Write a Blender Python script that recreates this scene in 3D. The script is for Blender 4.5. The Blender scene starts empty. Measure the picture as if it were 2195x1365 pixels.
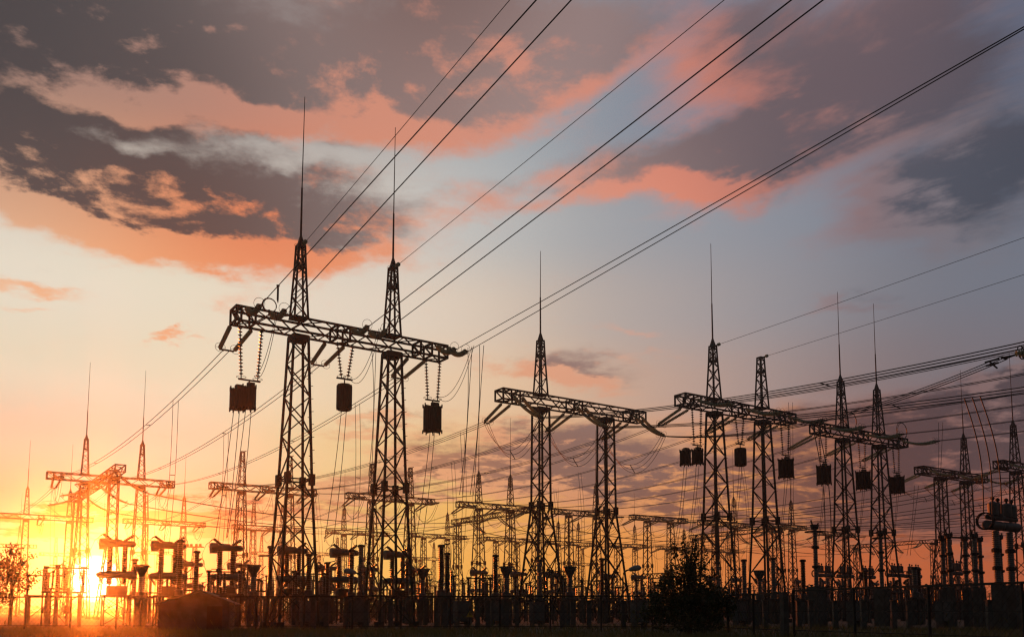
import bpy, bmesh, math, random
from mathutils import Vector, Matrix
R = math.radians
scene = bpy.context.scene
COL = scene.collection

# ------------------------------------------------------------------ camera
F_PX, PP_X, PP_Y, W_PX = 1900.0, 1097.5, 1125.0, 2195.0
HORIZON = 1310.0
CAM_Z = 1.0
PITCH = math.atan((HORIZON - PP_Y) / F_PX)
cam_data = bpy.data.cameras.new("camera")
cam = bpy.data.objects.new("camera", cam_data)
COL.objects.link(cam)
cam.location = (0, 0, CAM_Z)
cam.rotation_euler = (R(90) + PITCH, 0, 0)
cam_data.sensor_width = 36.0
cam_data.lens = F_PX / W_PX * 36.0
cam_data.shift_y = (PP_Y - 682.5) / W_PX
cam_data.clip_start = 0.1
cam_data.clip_end = 5000
scene.camera = cam
CP, SP = math.cos(PITCH), math.sin(PITCH)


def ray(px, py):
    a, b = (px - PP_X) / F_PX, (PP_Y - py) / F_PX
    return Vector((a, CP - b * SP, SP + b * CP))


def at_z(px, py, z):
    """world point seen at a photo position and lying at height z"""
    d = ray(px, py)
    return Vector((0, 0, CAM_Z)) + d * ((z - CAM_Z) / d.z)


def at_y(px, py, y):
    d = ray(px, py)
    return Vector((0, 0, CAM_Z)) + d * (y / d.y)


def project(p):
    v = Vector(p) - Vector((0, 0, CAM_Z))
    zc = v.y * CP + v.z * SP
    return PP_X + F_PX * v.x / zc, PP_Y - F_PX * (-v.y * SP + v.z * CP) / zc


# ------------------------------------------------------------------ sun
SUN_DIR = ray(203, 1240).normalized()
SUN_EL = math.asin(SUN_DIR.z)
SUN_AZ = math.atan2(SUN_DIR.x, SUN_DIR.y)
sun_data = bpy.data.lights.new("sun", 'SUN')
sun_data.energy = 5.0
sun_data.angle = R(0.5)
sun_data.color = (1.0, 0.165, 0.018)
sun = bpy.data.objects.new("sun", sun_data)
COL.objects.link(sun)
sun.rotation_euler = SUN_DIR.to_track_quat('Z', 'Y').to_euler()

HAZE_DENSITY, HAZE_G = 0.00042, 0.93

# ------------------------------------------------------------------ view / render settings
scene.view_settings.view_transform = 'Standard'
scene.view_settings.look = 'None'
scene.view_settings.exposure = 0.0
scene.view_settings.gamma = 1.0
scene.render.engine = 'CYCLES'
cy = scene.cycles
cy.max_bounces = 4
cy.diffuse_bounces = 2
cy.glossy_bounces = 2
cy.transmission_bounces = 3
cy.transparent_max_bounces = 12
cy.volume_bounces = 0
cy.use_denoising = True
cy.denoiser = 'OPENIMAGEDENOISE'
cy.denoising_input_passes = 'RGB_ALBEDO_NORMAL'
cy.denoising_prefilter = 'ACCURATE'
cy.sample_clamp_direct = 0.0
cy.sample_clamp_indirect = 2.0
cy.pixel_filter_type = 'BLACKMAN_HARRIS'
cy.filter_width = 1.3

# ------------------------------------------------------------------ sky (procedural world)
world = bpy.data.worlds.new("World")
scene.world = world
world.use_nodes = True
wt = world.node_tree
wt.nodes.clear()


def lin(c):
    return tuple(((v / 255) / 12.92 if v / 255 <= 0.04045 else ((v / 255 + 0.055) / 1.055) ** 2.4) for v in c)


class NT:
    """tiny expression helper that writes shader nodes"""
    def __init__(s, tree):
        s.t = tree

    def new(s, kind, **kw):
        n = s.t.nodes.new(kind)
        for k, v in kw.items():
            setattr(n, k, v)
        return n

    def put(s, sock, v):
        if isinstance(v, bpy.types.NodeSocket):
            s.t.links.new(v, sock)
        else:
            sock.default_value = v

    def m(s, op, a, b=0.0, c=0.0):
        n = s.new('ShaderNodeMath', operation=op)
        s.put(n.inputs[0], a)
        s.put(n.inputs[1], b)
        s.put(n.inputs[2], c)
        return n.outputs[0]

    def v(s, op, a, b=(0, 0, 0), sc=1.0):
        n = s.new('ShaderNodeVectorMath', operation=op)
        s.put(n.inputs[0], a)
        s.put(n.inputs[1], b)
        if op == 'SCALE':
            s.put(n.inputs[3], sc)
        return n.outputs['Value'] if op in ('DOT_PRODUCT', 'LENGTH', 'DISTANCE') else n.outputs[0]

    def xyz(s, x, y, z=0.0):
        n = s.new('ShaderNodeCombineXYZ')
        s.put(n.inputs[0], x)
        s.put(n.inputs[1], y)
        s.put(n.inputs[2], z)
        return n.outputs[0]

    def sep(s, a):
        n = s.new('ShaderNodeSeparateXYZ')
        s.put(n.inputs[0], a)
        return n.outputs

    def noise(s, vec, scale, detail=6.0, rough=0.55, dist=0.0):
        n = s.new('ShaderNodeTexNoise')
        s.put(n.inputs['Vector'], vec)
        n.inputs['Scale'].default_value = scale
        n.inputs['Detail'].default_value = detail
        n.inputs['Roughness'].default_value = rough
        n.inputs['Distortion'].default_value = dist
        return n.outputs

    def smooth(s, x, a, b, lo=0.0, hi=1.0):
        n = s.new('ShaderNodeMapRange', interpolation_type='SMOOTHSTEP')
        s.put(n.inputs[0], x)
        for i, v in enumerate((a, b, lo, hi)):
            s.put(n.inputs[1 + i], v)
        return n.outputs[0]

    def mix(s, f, a, b):
        n = s.new('ShaderNodeMix', data_type='RGBA')
        s.put(n.inputs[0], f)
        s.put(n.inputs[6], a)
        s.put(n.inputs[7], b)
        return n.outputs[2]


N = NT(wt)
K10 = 180 / math.pi / 10


def sky_pt(px, py):
    d = ray(px, py).normalized()
    return math.atan2(d.x, d.y) * K10, math.asin(d.z) * K10


tc = N.new('ShaderNodeTexCoord')
DIR = tc.outputs['Generated']


def sky_coords(n, d):
    x, y, z = n.sep(d)[:3]
    az = n.m('MULTIPLY', n.m('ARCTAN2', x, y), K10)
    el = n.m('MULTIPLY', n.m('ARCSINE', z), K10)
    return n.xyz(az, el)


def behind_haze(px, py, c):
    """colour of the sky itself, where c is what is seen through the sunlit air of the yard"""
    d = ray(px, py).normalized()
    path = min(37.0 / max(d.z, 1e-3), 455.0 / d.y)
    cs = max(-1.0, min(1.0, d.dot(SUN_DIR)))
    ph = (1 - HAZE_G ** 2) / (4 * math.pi * (1 + HAZE_G ** 2 - 2 * HAZE_G * cs) ** 1.5)
    k = HAZE_DENSITY * 0.55 * path * ph * sun_data.energy * math.exp(-HAZE_DENSITY * path * .5)
    r_, g_, b_ = (max(v - k * w, v * .22) for v, w in zip(c, sun_data.color))
    return max(r_, min(g_ * 1.05, c[0])), g_, b_


AZ0, AZ1, NSTOP = -3.8, 3.8, 26
ROWS = [-0.2, 0.25, 0.6, 1.0, 1.4, 1.9, 2.4, 3.0, 3.7]


def field(n, u, el, pts, rad):
    """smooth blend between colours of the sky, laid out by azimuth (ramps) and elevation (rows)"""
    cs = [sky_pt(px, py) + (behind_haze(px, py, lin(c)),) for px, py, c in pts]

    def value(a, e):
        w = [math.exp(-((a - x) ** 2 + (e - y) ** 2) / rad ** 2 + 60 * 0) + 1e-9 / (0.1 + (a - x) ** 2 + (e - y) ** 2) for x, y, _ in cs]
        t = sum(w)
        return [sum(wi * c[2][k] for wi, c in zip(w, cs)) / t for k in range(3)]
    out = None
    for i, e in enumerate(ROWS):
        rp = n.new('ShaderNodeValToRGB')
        cr = rp.color_ramp
        cr.interpolation = 'B_SPLINE'
        while len(cr.elements) < NSTOP:
            cr.elements.new(0.5)
        for k in range(NSTOP):
            f = k / (NSTOP - 1)
            cr.elements[k].position = f
            cr.elements[k].color = (*value(AZ0 + (AZ1 - AZ0) * f, e), 1)
        n.put(rp.inputs[0], u)
        out = rp.outputs[0] if out is None else n.mix(n.smooth(el, ROWS[i - 1], e), out, rp.outputs[0])
    return out


CLEAR = [(100, 560, (243, 231, 212)), (100, 350, (196, 184, 176)), (600, 650, (234, 219, 200)), (100, 850, (255, 228, 192)),
         (400, 850, (255, 228, 194)), (250, 960, (255, 224, 180)), (620, 900, (252, 214, 172)), (750, 600, (224, 213, 200)),
         (650, 330, (186, 180, 176)), (1000, 480, (190, 193, 192)), (1120, 300, (160, 167, 172)), (900, 750, (233, 211, 188)),
         (1050, 850, (234, 196, 160)), (1300, 680, (184, 172, 164)), (1400, 500, (152, 160, 168)), (1300, 120, (135, 140, 150)),
         (1600, 600, (148, 152, 160)), (1650, 760, (154, 140, 138)), (1450, 850, (202, 164, 144)), (1750, 480, (128, 136, 150)),
         (2100, 520, (108, 118, 134)), (2100, 650, (118, 120, 130)), (1950, 740, (124, 116, 118)), (2150, 200, (98, 104, 124)), (1450, 200, (120, 128, 146)),
         (1600, 100, (128, 128, 142)), (700, 1030, (250, 196, 132)), (1000, 1100, (248, 186, 98)), (1300, 1090, (232, 160, 92)),
         (80, 1050, (255, 214, 150)), (80, 1190, (255, 222, 90)), (400, 1180, (255, 226, 112)), (700, 1170, (254, 208, 95)),
         (950, 1190, (252, 192, 82)), (1250, 1200, (248, 160, 60)), (1500, 1200, (236, 138, 62)), (1750, 1200, (212, 112, 58)),
         (1950, 1215, (230, 114, 54)), (2150, 1220, (188, 90, 54)), (2100, 1080, (108, 74, 66)), (1800, 1090, (156, 96, 74)),
         (1100, 1280, (240, 146, 66)), (1800, 1290, (202, 100, 56)), (300, 30, (140, 122, 118)), (700, 60, (142, 130, 128))]
LIT = [(100, 80, (120, 106, 104)), (210, 60, (186, 138, 124)), (60, 300, (160, 126, 114)), (120, 470, (236, 182, 148)), (250, 545, (252, 160, 88)), (420, 545, (246, 130, 62)), (560, 480, (230, 98, 50)),
       (740, 545, (238, 156, 112)), (400, 250, (152, 134, 126)), (640, 180, (192, 146, 130)), (900, 60, (174, 122, 110)), (900, 230, (228, 148, 120)),
       (1250, 200, (200, 138, 122)), (1100, 400, (210, 150, 132)), (1450, 390, (230, 132, 104)), (1650, 60, (174, 120, 114)), (1900, 120, (150, 108, 102)),
       (1720, 300, (150, 108, 104)), (2120, 330, (112, 106, 112)), (2000, 450, (118, 124, 136)), (1190, 810, (236, 172, 140)), (1380, 720, (216, 164, 143)),
       (420, 740, (250, 190, 150)), (60, 620, (255, 206, 165)), (800, 920, (240, 180, 138)), (1000, 930, (222, 156, 118)), (1300, 980, (190, 128, 98)),
       (1500, 1090, (242, 160, 86)), (1950, 900, (112, 86, 86)), (1900, 1080, (172, 100, 72)), (100, 1100, (246, 172, 92)), (500, 1090, (246, 172, 98)),
       (1000, 1060, (232, 160, 104)), (2150, 800, (132, 112, 112))]
SHADE = [(100, 80, (70, 67, 70)), (60, 230, (78, 68, 68)), (330, 130, (98, 90, 90)), (430, 230, (86, 76, 76)), (400, 420, (76, 66, 66)),
         (560, 470, (104, 68, 60)), (380, 520, (120, 78, 64)), (180, 380, (98, 86, 84)), (680, 390, (134, 126, 124)), (640, 120, (146, 124, 120)), (900, 40, (104, 86, 84)), (900, 200, (156, 124, 118)),
         (1250, 200, (150, 128, 126)), (1100, 400, (170, 146, 140)), (1450, 380, (120, 102, 104)), (1700, 270, (84, 76, 82)), (1900, 150, (118, 94, 98)), (1650, 100, (122, 106, 112)),
         (2100, 380, (48, 58, 70)), (2150, 250, (82, 82, 94)), (1960, 450, (90, 100, 114)), (1200, 775, (138, 114, 108)), (1380, 720, (178, 148, 140)),
         (1000, 960, (168, 116, 96)), (1250, 1010, (118, 84, 74)), (1950, 930, (82, 62, 66)), (1950, 1050, (100, 68, 62)), (1600, 1070, (138, 90, 74)),
         (100, 1110, (222, 146, 78)), (500, 1100, (214, 142, 86)), (800, 1060, (206, 142, 98)), (2150, 830, (86, 76, 80))]
# cloud masses: centre, half sizes, tilt (degrees, down to the right), weight
CLOUDS = [(90, 130, 300, 170, 0, 1.35), (60, 300, 200, 60, -8, .55), (420, 190, 240, 130, 20, .95), (330, 30, 280, 80, 0, .85), (415, 455, 300, 78, 9, 2.3), (110, 430, 150, 45, 22, .55), (600, 305, 220, 30, 4, -.75), (250, 300, 160, 22, 12, -.5), (1330, 180, 130, 60, -35, -.35),
          (330, 520, 230, 36, 12, .8), (700, 385, 140, 55, 5, .5), (690, 545, 110, 32, 8, .9), (660, 150, 300, 150, 5, .8), (980, 80, 300, 130, -10, 1.0), (880, 235, 240, 75, -12, .75),
          (1150, 225, 200, 50, -22, .75), (1330, 70, 200, 90, -20, .6), (1120, 400, 260, 42, -14, .6), (1460, 390, 190, 45, -10, 1.05), (1250, 440, 120, 25, -8, .45),
          (1700, 285, 330, 85, -20, 1.05), (1900, 120, 330, 150, -25, .95), (1640, 80, 190, 90, -30, .7), (2110, 350, 230, 75, -18, 1.35), (1930, 430, 180, 40, -8, .75),
          (2000, 490, 260, 40, -8, .6), (1200, 795, 125, 27, 9, 1.0), (1290, 765, 60, 14, 8, .5), (1370, 700, 90, 11, 2, .6), (1400, 762, 70, 13, 5, .5), (402, 744, 36, 11, -10, 1.0), (480, 650, 60, 24, -15, .5),
          (60, 612, 110, 14, 12, .8), (50, 668, 60, 9, 10, .5), (1850, 660, 70, 14, -14, .45), (1000, 985, 230, 42, -6, 1.0), (1300, 1000, 260, 62, 0, 1.25), (800, 915, 110, 14, -5, .8), (1120, 920, 120, 18, 0, .6),
          (1980, 950, 440, 100, -6, 1.7), (1550, 1050, 330, 52, 2, 1.0), (2150, 835, 240, 50, -12, 1.4), (60, 1110, 330, 20, 2, 1.3), (430, 1106, 280, 24, -2, 1.15), (720, 1055, 140, 15, -4, .8), (620, 1100, 180, 18, 0, .9),
          (900, 1040, 200, 20, -4, .9), (1900, 1120, 420, 55, 2, .9), (1450, 1110, 330, 22, 4, .55), (1150, 1130, 250, 8, 0, .45), (800, 1120, 240, 8, 0, .4)]

# density as a node group so that it can be sampled twice (for the light from the low sun)
grp = bpy.data.node_groups.new("cloud_density", 'ShaderNodeTree')
grp.interface.new_socket("dir", in_out='INPUT', socket_type='NodeSocketVector')
grp.interface.new_socket("density", in_out='OUTPUT', socket_type='NodeSocketFloat')
G = NT(grp)
gi, go = G.new('NodeGroupInput'), G.new('NodeGroupOutput')
gd = G.v('NORMALIZE', gi.outputs[0])
gx, gy, gz = G.sep(gd)[:3]
inv = G.m('DIVIDE', 1.0, G.m('ADD', G.m('MAXIMUM', gz, -0.02), 0.13))
q = G.xyz(G.m('MULTIPLY', gx, inv), G.m('MULTIPLY', gy, inv), 1.7)
gp = sky_coords(G, gd)
wn = G.noise(q, 2.8, 6.0, 0.6)['Color']
warp = G.v('MULTIPLY', G.v('SUBTRACT', wn, (.5, .5, .5)), (1.1, 0.65, 0))
gp = G.v('ADD', gp, warp)
acc = None
qx, qy = G.sep(gp)[:2]
quad = G.xyz(G.m('MULTIPLY', qx, qx), G.m('MULTIPLY', qx, qy), G.m('MULTIPLY', qy, qy))
lin1 = G.xyz(qx, qy, 1.0)
for cx, cyy, rx, ry, rot, amp in CLOUDS:
    a, e = sky_pt(cx, cyy)
    a2, e2 = sky_pt(cx + rx * math.cos(R(rot)), cyy + rx * math.sin(R(rot)))
    a3, e3 = sky_pt(cx - ry * math.sin(R(rot)), cyy + ry * math.cos(R(rot)))
    ux, uy, vx, vy = a2 - a, e2 - e, a3 - a, e3 - e
    det = ux * vy - uy * vx
    m11, m12, m21, m22 = vy / det, -vx / det, -uy / det, ux / det
    A, B, C = m11 ** 2 + m21 ** 2, 2 * (m11 * m12 + m21 * m22), m12 ** 2 + m22 ** 2
    k = -0.9
    e1 = G.v('DOT_PRODUCT', quad, (k * A, k * B, k * C))
    e2_ = G.v('DOT_PRODUCT', lin1, (k * (-2 * A * a - B * e), k * (-2 * C * e - B * a), k * (A * a * a + B * a * e + C * e * e) + math.log(abs(amp))))
    g = G.m('EXPONENT', G.m('ADD', e1, e2_))
    acc = g if acc is None else G.m('ADD' if amp > 0 else 'SUBTRACT', acc, g)
acc = G.m('MINIMUM', acc, 1.6)
n1 = G.noise(q, 5.0, 9.0, 0.61, 0.5)['Fac']
n2 = G.noise(q, 17.0, 5.0, 0.65)['Fac']
qs = G.xyz(G.m('MULTIPLY', G.v('DOT_PRODUCT', q, (.75, -.66, 0)), 0.36), G.v('DOT_PRODUCT', q, (.66, .75, 0)), 1.7)
n3 = G.noise(qs, 6.0, 7.0, 0.6, 0.5)['Fac']
rightw = G.m('MULTIPLY', G.smooth(gx, 0.02, 0.22), G.smooth(gz, 0.15, 0.30))
n1 = G.m('ADD', G.m('MULTIPLY', n1, G.m('SUBTRACT', 1.0, rightw)), G.m('MULTIPLY', n3, rightw))
n2 = G.m('MULTIPLY_ADD', G.m('SUBTRACT', n2, .5), G.m('MULTIPLY_ADD', rightw, -0.7, 1.0), .5)
nn = G.m('ADD', G.m('MULTIPLY', G.m('SUBTRACT', n1, .5), 2.7), G.m('MULTIPLY', G.m('SUBTRACT', n2, .5), 1.25))
den = G.m('ADD', G.m('SUBTRACT', acc, 0.30), G.m('MULTIPLY', nn, G.m('MULTIPLY_ADD', acc, 0.40, 0.33)))
G.put(go.inputs[0], den)
grp.interface.new_socket("detail", in_out='OUTPUT', socket_type='NodeSocketFloat')
G.put(go.inputs[1], G.m('SUBTRACT', n2, .5))


def density(d):
    n = wt.nodes.new('ShaderNodeGroup')
    n.node_tree = grp
    wt.links.new(d, n.inputs[0])
    return n.outputs


P2 = sky_coords(N, DIR)
paz, pel = N.sep(P2)[:2]
ramp_u = N.m('DIVIDE', N.m('SUBTRACT', paz, AZ0), AZ1 - AZ0)
clear = field(N, ramp_u, pel, CLEAR, 0.6)
lit = field(N, ramp_u, pel, LIT, 0.6)
shade = field(N, ramp_u, pel, SHADE, 0.6)
den0, inner = density(DIR)[:2]
toward = N.v('ADD', DIR, N.v('SCALE', N.v('NORMALIZE', N.v('SUBTRACT', tuple(SUN_DIR), DIR)), sc=0.026))
den1 = density(toward)[0]
relief = N.m('SUBTRACT', den0, den1)
alpha = N.smooth(den0, -0.25, 0.70)
thick = N.smooth(den0, 0.0, 1.0)
dark = N.m('ADD', 0.42, N.m('MULTIPLY', N.m('SUBTRACT', thick, .38), 0.95))
dark = N.m('SUBTRACT', dark, N.m('MULTIPLY', relief, 2.1))
dark = N.m('ADD', dark, N.m('MULTIPLY', inner, 0.8))
dark = N.smooth(dark, -0.15, 1.05)
cloud = N.mix(dark, lit, shade)
front = N.mix(alpha, clear, cloud)
# the sun itself: a blown-out disc and the aureole of the thin high haze round it
cosang = N.v('DOT_PRODUCT', DIR, tuple(SUN_DIR))
ang = N.m('ARCCOSINE', N.m('MINIMUM', cosang, 0.9999999))
a_deg = N.m('MULTIPLY', ang, 180 / math.pi)
core = N.smooth(a_deg, 0.95, 1.45, 1.0, 0.0)
halo = N.m('POWER', math.e, N.m('MULTIPLY', a_deg, -0.55))
front = N.v('ADD', front, N.v('SCALE', (1.0, 0.72, 0.30), sc=N.m('MULTIPLY', halo, 0.5)))
front = N.v('ADD', front, N.v('SCALE', (4.0, 3.8, 3.2), sc=core))
# the rest of the dome: dusk sky behind the photographer
nish = N.new('ShaderNodeTexSky', sky_type='NISHITA')
nish.sun_disc = False
nish.sun_elevation = SUN_EL
nish.sun_rotation = SUN_AZ
nish.air_density = 1.2
nish.dust_density = 2.0
x, y, z = N.sep(DIR)[:3]
wf = N.m('MULTIPLY', N.smooth(y, 0.15, 0.62), N.smooth(z, 0.92, 0.66))
front = N.v('SCALE', front, sc=10.0)
rear = N.v('ADD', N.v('SCALE', nish.outputs[0], sc=0.5), (0.28, 0.30, 0.38))
sky = N.mix(wf, rear, front)
bg = N.new('ShaderNodeBackground')
bg.inputs['Strength'].default_value = 0.10
wt.links.new(sky, bg.inputs['Color'])
wo = N.new('ShaderNodeOutputWorld')
wt.links.new(bg.outputs[0], wo.inputs['Surface'])
world.cycles.sampling_method = 'MANUAL'
world.cycles.sample_map_resolution = 512

# ------------------------------------------------------------------ materials
def principled(name, base, rough=0.6, metal=0.0, noise_scale=0.0, base2=None, trans=0.0, bump=0.0):
    mt = bpy.data.materials.new(name)
    mt.use_nodes = True
    t = mt.node_tree
    b = t.nodes['Principled BSDF']
    b.inputs['Roughness'].default_value = rough
    b.inputs['Metallic'].default_value = metal
    n = NT(t)
    if noise_scale:
        c = n.new('ShaderNodeTexCoord').outputs['Object']
        f = n.smooth(n.noise(c, noise_scale, 5.0, 0.6)['Fac'], 0.35, 0.65)
        n.put(b.inputs['Base Color'], n.mix(f, (*base, 1), (*(base2 or base), 1)))
        if bump:
            bp = n.new('ShaderNodeBump')
            bp.inputs['Strength'].default_value = bump
            n.put(bp.inputs['Height'], n.noise(c, noise_scale * 4, 4.0)['Fac'])
            n.put(b.inputs['Normal'], bp.outputs[0])
    else:
        b.inputs['Base Color'].default_value = (*base, 1)
    if trans:
        tr = n.new('ShaderNodeBsdfTranslucent')
        tr.inputs['Color'].default_value = (*(v * 1.3 for v in base), 1)
        mx = n.new('ShaderNodeMixShader')
        mx.inputs[0].default_value = trans
        t.links.new(b.outputs[0], mx.inputs[1])
        t.links.new(tr.outputs[0], mx.inputs[2])
        t.links.new(mx.outputs[0], t.nodes['Material Output'].inputs['Surface'])
    return mt


M_STEEL = principled("weathered_steel", (0.024, 0.021, 0.020), 0.8, 0.0, 1.5, (0.013, 0.011, 0.010))
M_RUST = principled("rusty_steel", (0.055, 0.026, 0.015), 0.85, 0.0, 2.0, (0.03, 0.018, 0.012))
M_GLASS = principled("green_glass", (0.38, 0.44, 0.34), 0.15, 0.0, 3.0, (0.28, 0.33, 0.25), trans=0.6)
M_PORC = principled("brown_porcelain", (0.035, 0.020, 0.015), 0.3, 0.0, 2.0, (0.022, 0.014, 0.011))
M_GREYP = principled("grey_porcelain", (0.14, 0.14, 0.14), 0.4, 0.0, 2.0, (0.09, 0.09, 0.09))
M_TANK = principled("grey_tank_paint", (0.075, 0.078, 0.08), 0.55, 0.0, 2.0, (0.05, 0.05, 0.053))
M_WIRE = principled("aluminium_wire", (0.03, 0.028, 0.028), 0.6)
M_TRAP = principled("trap_winding", (0.022, 0.019, 0.018), 0.7, 0.0, 3.0, (0.012, 0.011, 0.011))
M_CONC = principled("weathered_concrete", (0.085, 0.08, 0.075), 0.9, 0.0, 1.6, (0.05, 0.046, 0.042), bump=0.4)
M_ROOF = principled("roof_sheet", (0.09, 0.075, 0.065), 0.8, 0.0, 1.2, (0.06, 0.05, 0.045))
M_BARK = principled("bark", (0.03, 0.022, 0.016), 0.9)
M_LEAF = principled("leaf_green", (0.022, 0.036, 0.010), 0.6, 0.0, 0.9, (0.034, 0.046, 0.012), trans=0.25)
M_LEAF2 = principled("dark_leaf_green", (0.020, 0.030, 0.010), 0.7, 0.0, 0.5, (0.030, 0.036, 0.012), trans=0.15)
M_GRASS = principled("dry_grass", (0.11, 0.10, 0.035), 0.8, 0.0, 0.4, (0.07, 0.085, 0.025), trans=0.45)
M_LAMP = principled("lamp_housing", (0.22, 0.22, 0.22), 0.5)
M_SIGN = principled("sign_yellow", (0.45, 0.30, 0.03), 0.6)
M_BLACK = principled("black_paint", (0.01, 0.01, 0.01), 0.6)
M_GROUND = principled("meadow_soil", (0.035, 0.032, 0.014), 0.95, 0.0, 0.25, (0.055, 0.040, 0.022), bump=0.5)

# ------------------------------------------------------------------ mesh helpers
UP = Vector((0, 0, 1))


def frame_of(d):
    d = d.normalized()
    a = UP if abs(d.z) < 0.95 else Vector((1, 0, 0))
    x = d.cross(a).normalized()
    return x, x.cross(d).normalized()


class MB:
    """collects simple solids into one mesh"""
    def __init__(s):
        s.v, s.f = [], []

    def _ring(s, c, x, y, r, n, ph=0.0):
        i = len(s.v)
        for k in range(n):
            a = ph + 2 * math.pi * k / n
            s.v.append(c + x * (math.cos(a) * r) + y * (math.sin(a) * r))
        return i

    def _skin(s, i, j, n):
        for k in range(n):
            k2 = (k + 1) % n
            s.f.append((i + k, i + k2, j + k2, j + k))

    def bar(s, p, q, w, w2=None, n=4):
        p, q = Vector(p), Vector(q)
        if (q - p).length < 1e-6:
            return s
        x, y = frame_of(q - p)
        i = s._ring(p, x, y, w * 0.7071, n, math.pi / 4)
        j = s._ring(q, x, y, (w if w2 is None else w2) * 0.7071, n, math.pi / 4)
        s._skin(i, j, n)
        s.f.append(tuple(range(i + n - 1, i - 1, -1)))
        s.f.append(tuple(range(j, j + n)))
        return s

    def tube(s, pts, r, n=6, closed=False):
        pts = [Vector(p) for p in pts]
        idx = []
        m = len(pts)
        for k, p in enumerate(pts):
            if closed:
                d = pts[(k + 1) % m] - pts[k - 1]
            else:
                d = pts[min(k + 1, m - 1)] - pts[max(k - 1, 0)]
            x, y = frame_of(d)
            idx.append(s._ring(p, x, y, r, n))
        for a, b in zip(idx, idx[1:]):
            s._skin(a, b, n)
        if closed:
            s._skin(idx[-1], idx[0], n)
        else:
            s.f.append(tuple(range(idx[0] + n - 1, idx[0] - 1, -1)))
            s.f.append(tuple(range(idx[-1], idx[-1] + n)))
        return s

    def lathe(s, path, radii, n=10):
        """rings of given radius centred on successive path points"""
        path = [Vector(p) for p in path]
        m = len(path)
        d0 = path[-1] - path[0]
        idx = []
        for k, p in enumerate(path):
            d = path[min(k + 1, m - 1)] - path[max(k - 1, 0)]
            if d.length < 1e-6:
                d = d0
            x, y = frame_of(d)
            idx.append(s._ring(p, x, y, radii[k], n))
        for a, b in zip(idx, idx[1:]):
            s._skin(a, b, n)
        s.f.append(tuple(range(idx[0] + n - 1, idx[0] - 1, -1)))
        s.f.append(tuple(range(idx[-1], idx[-1] + n)))
        return s

    def circle(s, c, x, y, r, tr, n=20, m=5):
        x, y = Vector(x).normalized(), Vector(y).normalized()
        return s.tube([Vector(c) + x * (r * math.cos(2 * math.pi * k / n)) + y * (r * math.sin(2 * math.pi * k / n)) for k in range(n)], tr, m, True)

    def box(s, c, sx, sy, sz, taper=1.0):
        c = Vector(c)
        i = len(s.v)
        for z, k in ((-.5, 1.0), (.5, taper)):
            for x, y in ((-.5, -.5), (.5, -.5), (.5, .5), (-.5, .5)):
                s.v.append(c + Vector((x * sx * k, y * sy * k, z * sz)))
        s.f += [(i + 3, i + 2, i + 1, i), (i + 4, i + 5, i + 6, i + 7)]
        s._skin(i, i + 4, 4)
        return s

    def fins(s, p, q, r_core, r_fin, pitch, n=10, sag=0.0):
        """insulator: a core with sheds, along a line that may sag"""
        p, q = Vector(p), Vector(q)
        L = (q - p).length
        cnt = max(2, int(L / pitch))
        path, rad = [], []

        def P(f):
            return p + (q - p) * f - UP * (sag * 4 * f * (1 - f))
        path.append(P(0)); rad.append(r_core)
        for k in range(cnt):
            f0 = (k + .15) / cnt
            path += [P(f0), P(f0 + .30 / cnt), P(f0 + .55 / cnt)]
            rad += [r_core, r_fin, r_core]
        path.append(P(1)); rad.append(r_core)
        return s.lathe(path, rad, n)

    def mesh(s, name):
        me = bpy.data.meshes.new(name)
        me.from_pydata([tuple(a) for a in s.v], [], s.f)
        me.update()
        return me

    def build(s, name, mat, parent=None, loc=None, smooth=False):
        me = s.mesh(name)
        me.materials.append(mat)
        if smooth:
            me.polygons.foreach_set('use_smooth', [True] * len(me.polygons))
        o = bpy.data.objects.new(name, me)
        COL.objects.link(o)
        if parent:
            o.parent = parent
        if loc is not None:
            o.location = loc
        return o


USED = {}


def tag(o, label, cat, group=None, shared=False):
    n = len(label.split())
    assert 4 <= n <= 16, (n, label)
    if not shared:
        assert label not in USED, label
    USED[label] = o.name
    o['label'], o['category'] = label, cat
    if group:
        o['group'] = group
    return o


def thing(name, label, cat, loc, rz=0.0, group=None, shared=False):
    o = bpy.data.objects.new(name, None)
    o.empty_display_size = 0.3
    COL.objects.link(o)
    o.location = loc
    o.rotation_euler = (0, 0, rz)
    return tag(o, label, cat, group, shared)


def children(o):
    return [c for c in bpy.data.objects if c.parent == o]


KIDS = {}


def kids(o):
    if o.name not in KIDS:
        KIDS[o.name] = [(c, [g for g in bpy.data.objects if g.parent == c]) for c in bpy.data.objects if c.parent == o]
    return KIDS[o.name]


def dup(root, loc, rz, label, group, shared=False, sc=1.0):
    """a copy of a thing with copies of its parts and sub-parts"""
    r = root.copy()
    COL.objects.link(r)
    r.location, r.rotation_euler = loc, (0, 0, rz)
    r.scale = (sc, sc, sc)
    tag(r, label, root['category'], group, shared)
    for ch, gs in kids(root):
        c = ch.copy()
        COL.objects.link(c)
        c.parent = r
        for g in gs:
            d = g.copy()
            COL.objects.link(d)
            d.parent = c
    return r


def structure(o, kind='structure'):
    o['kind'] = kind
    return o


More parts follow.
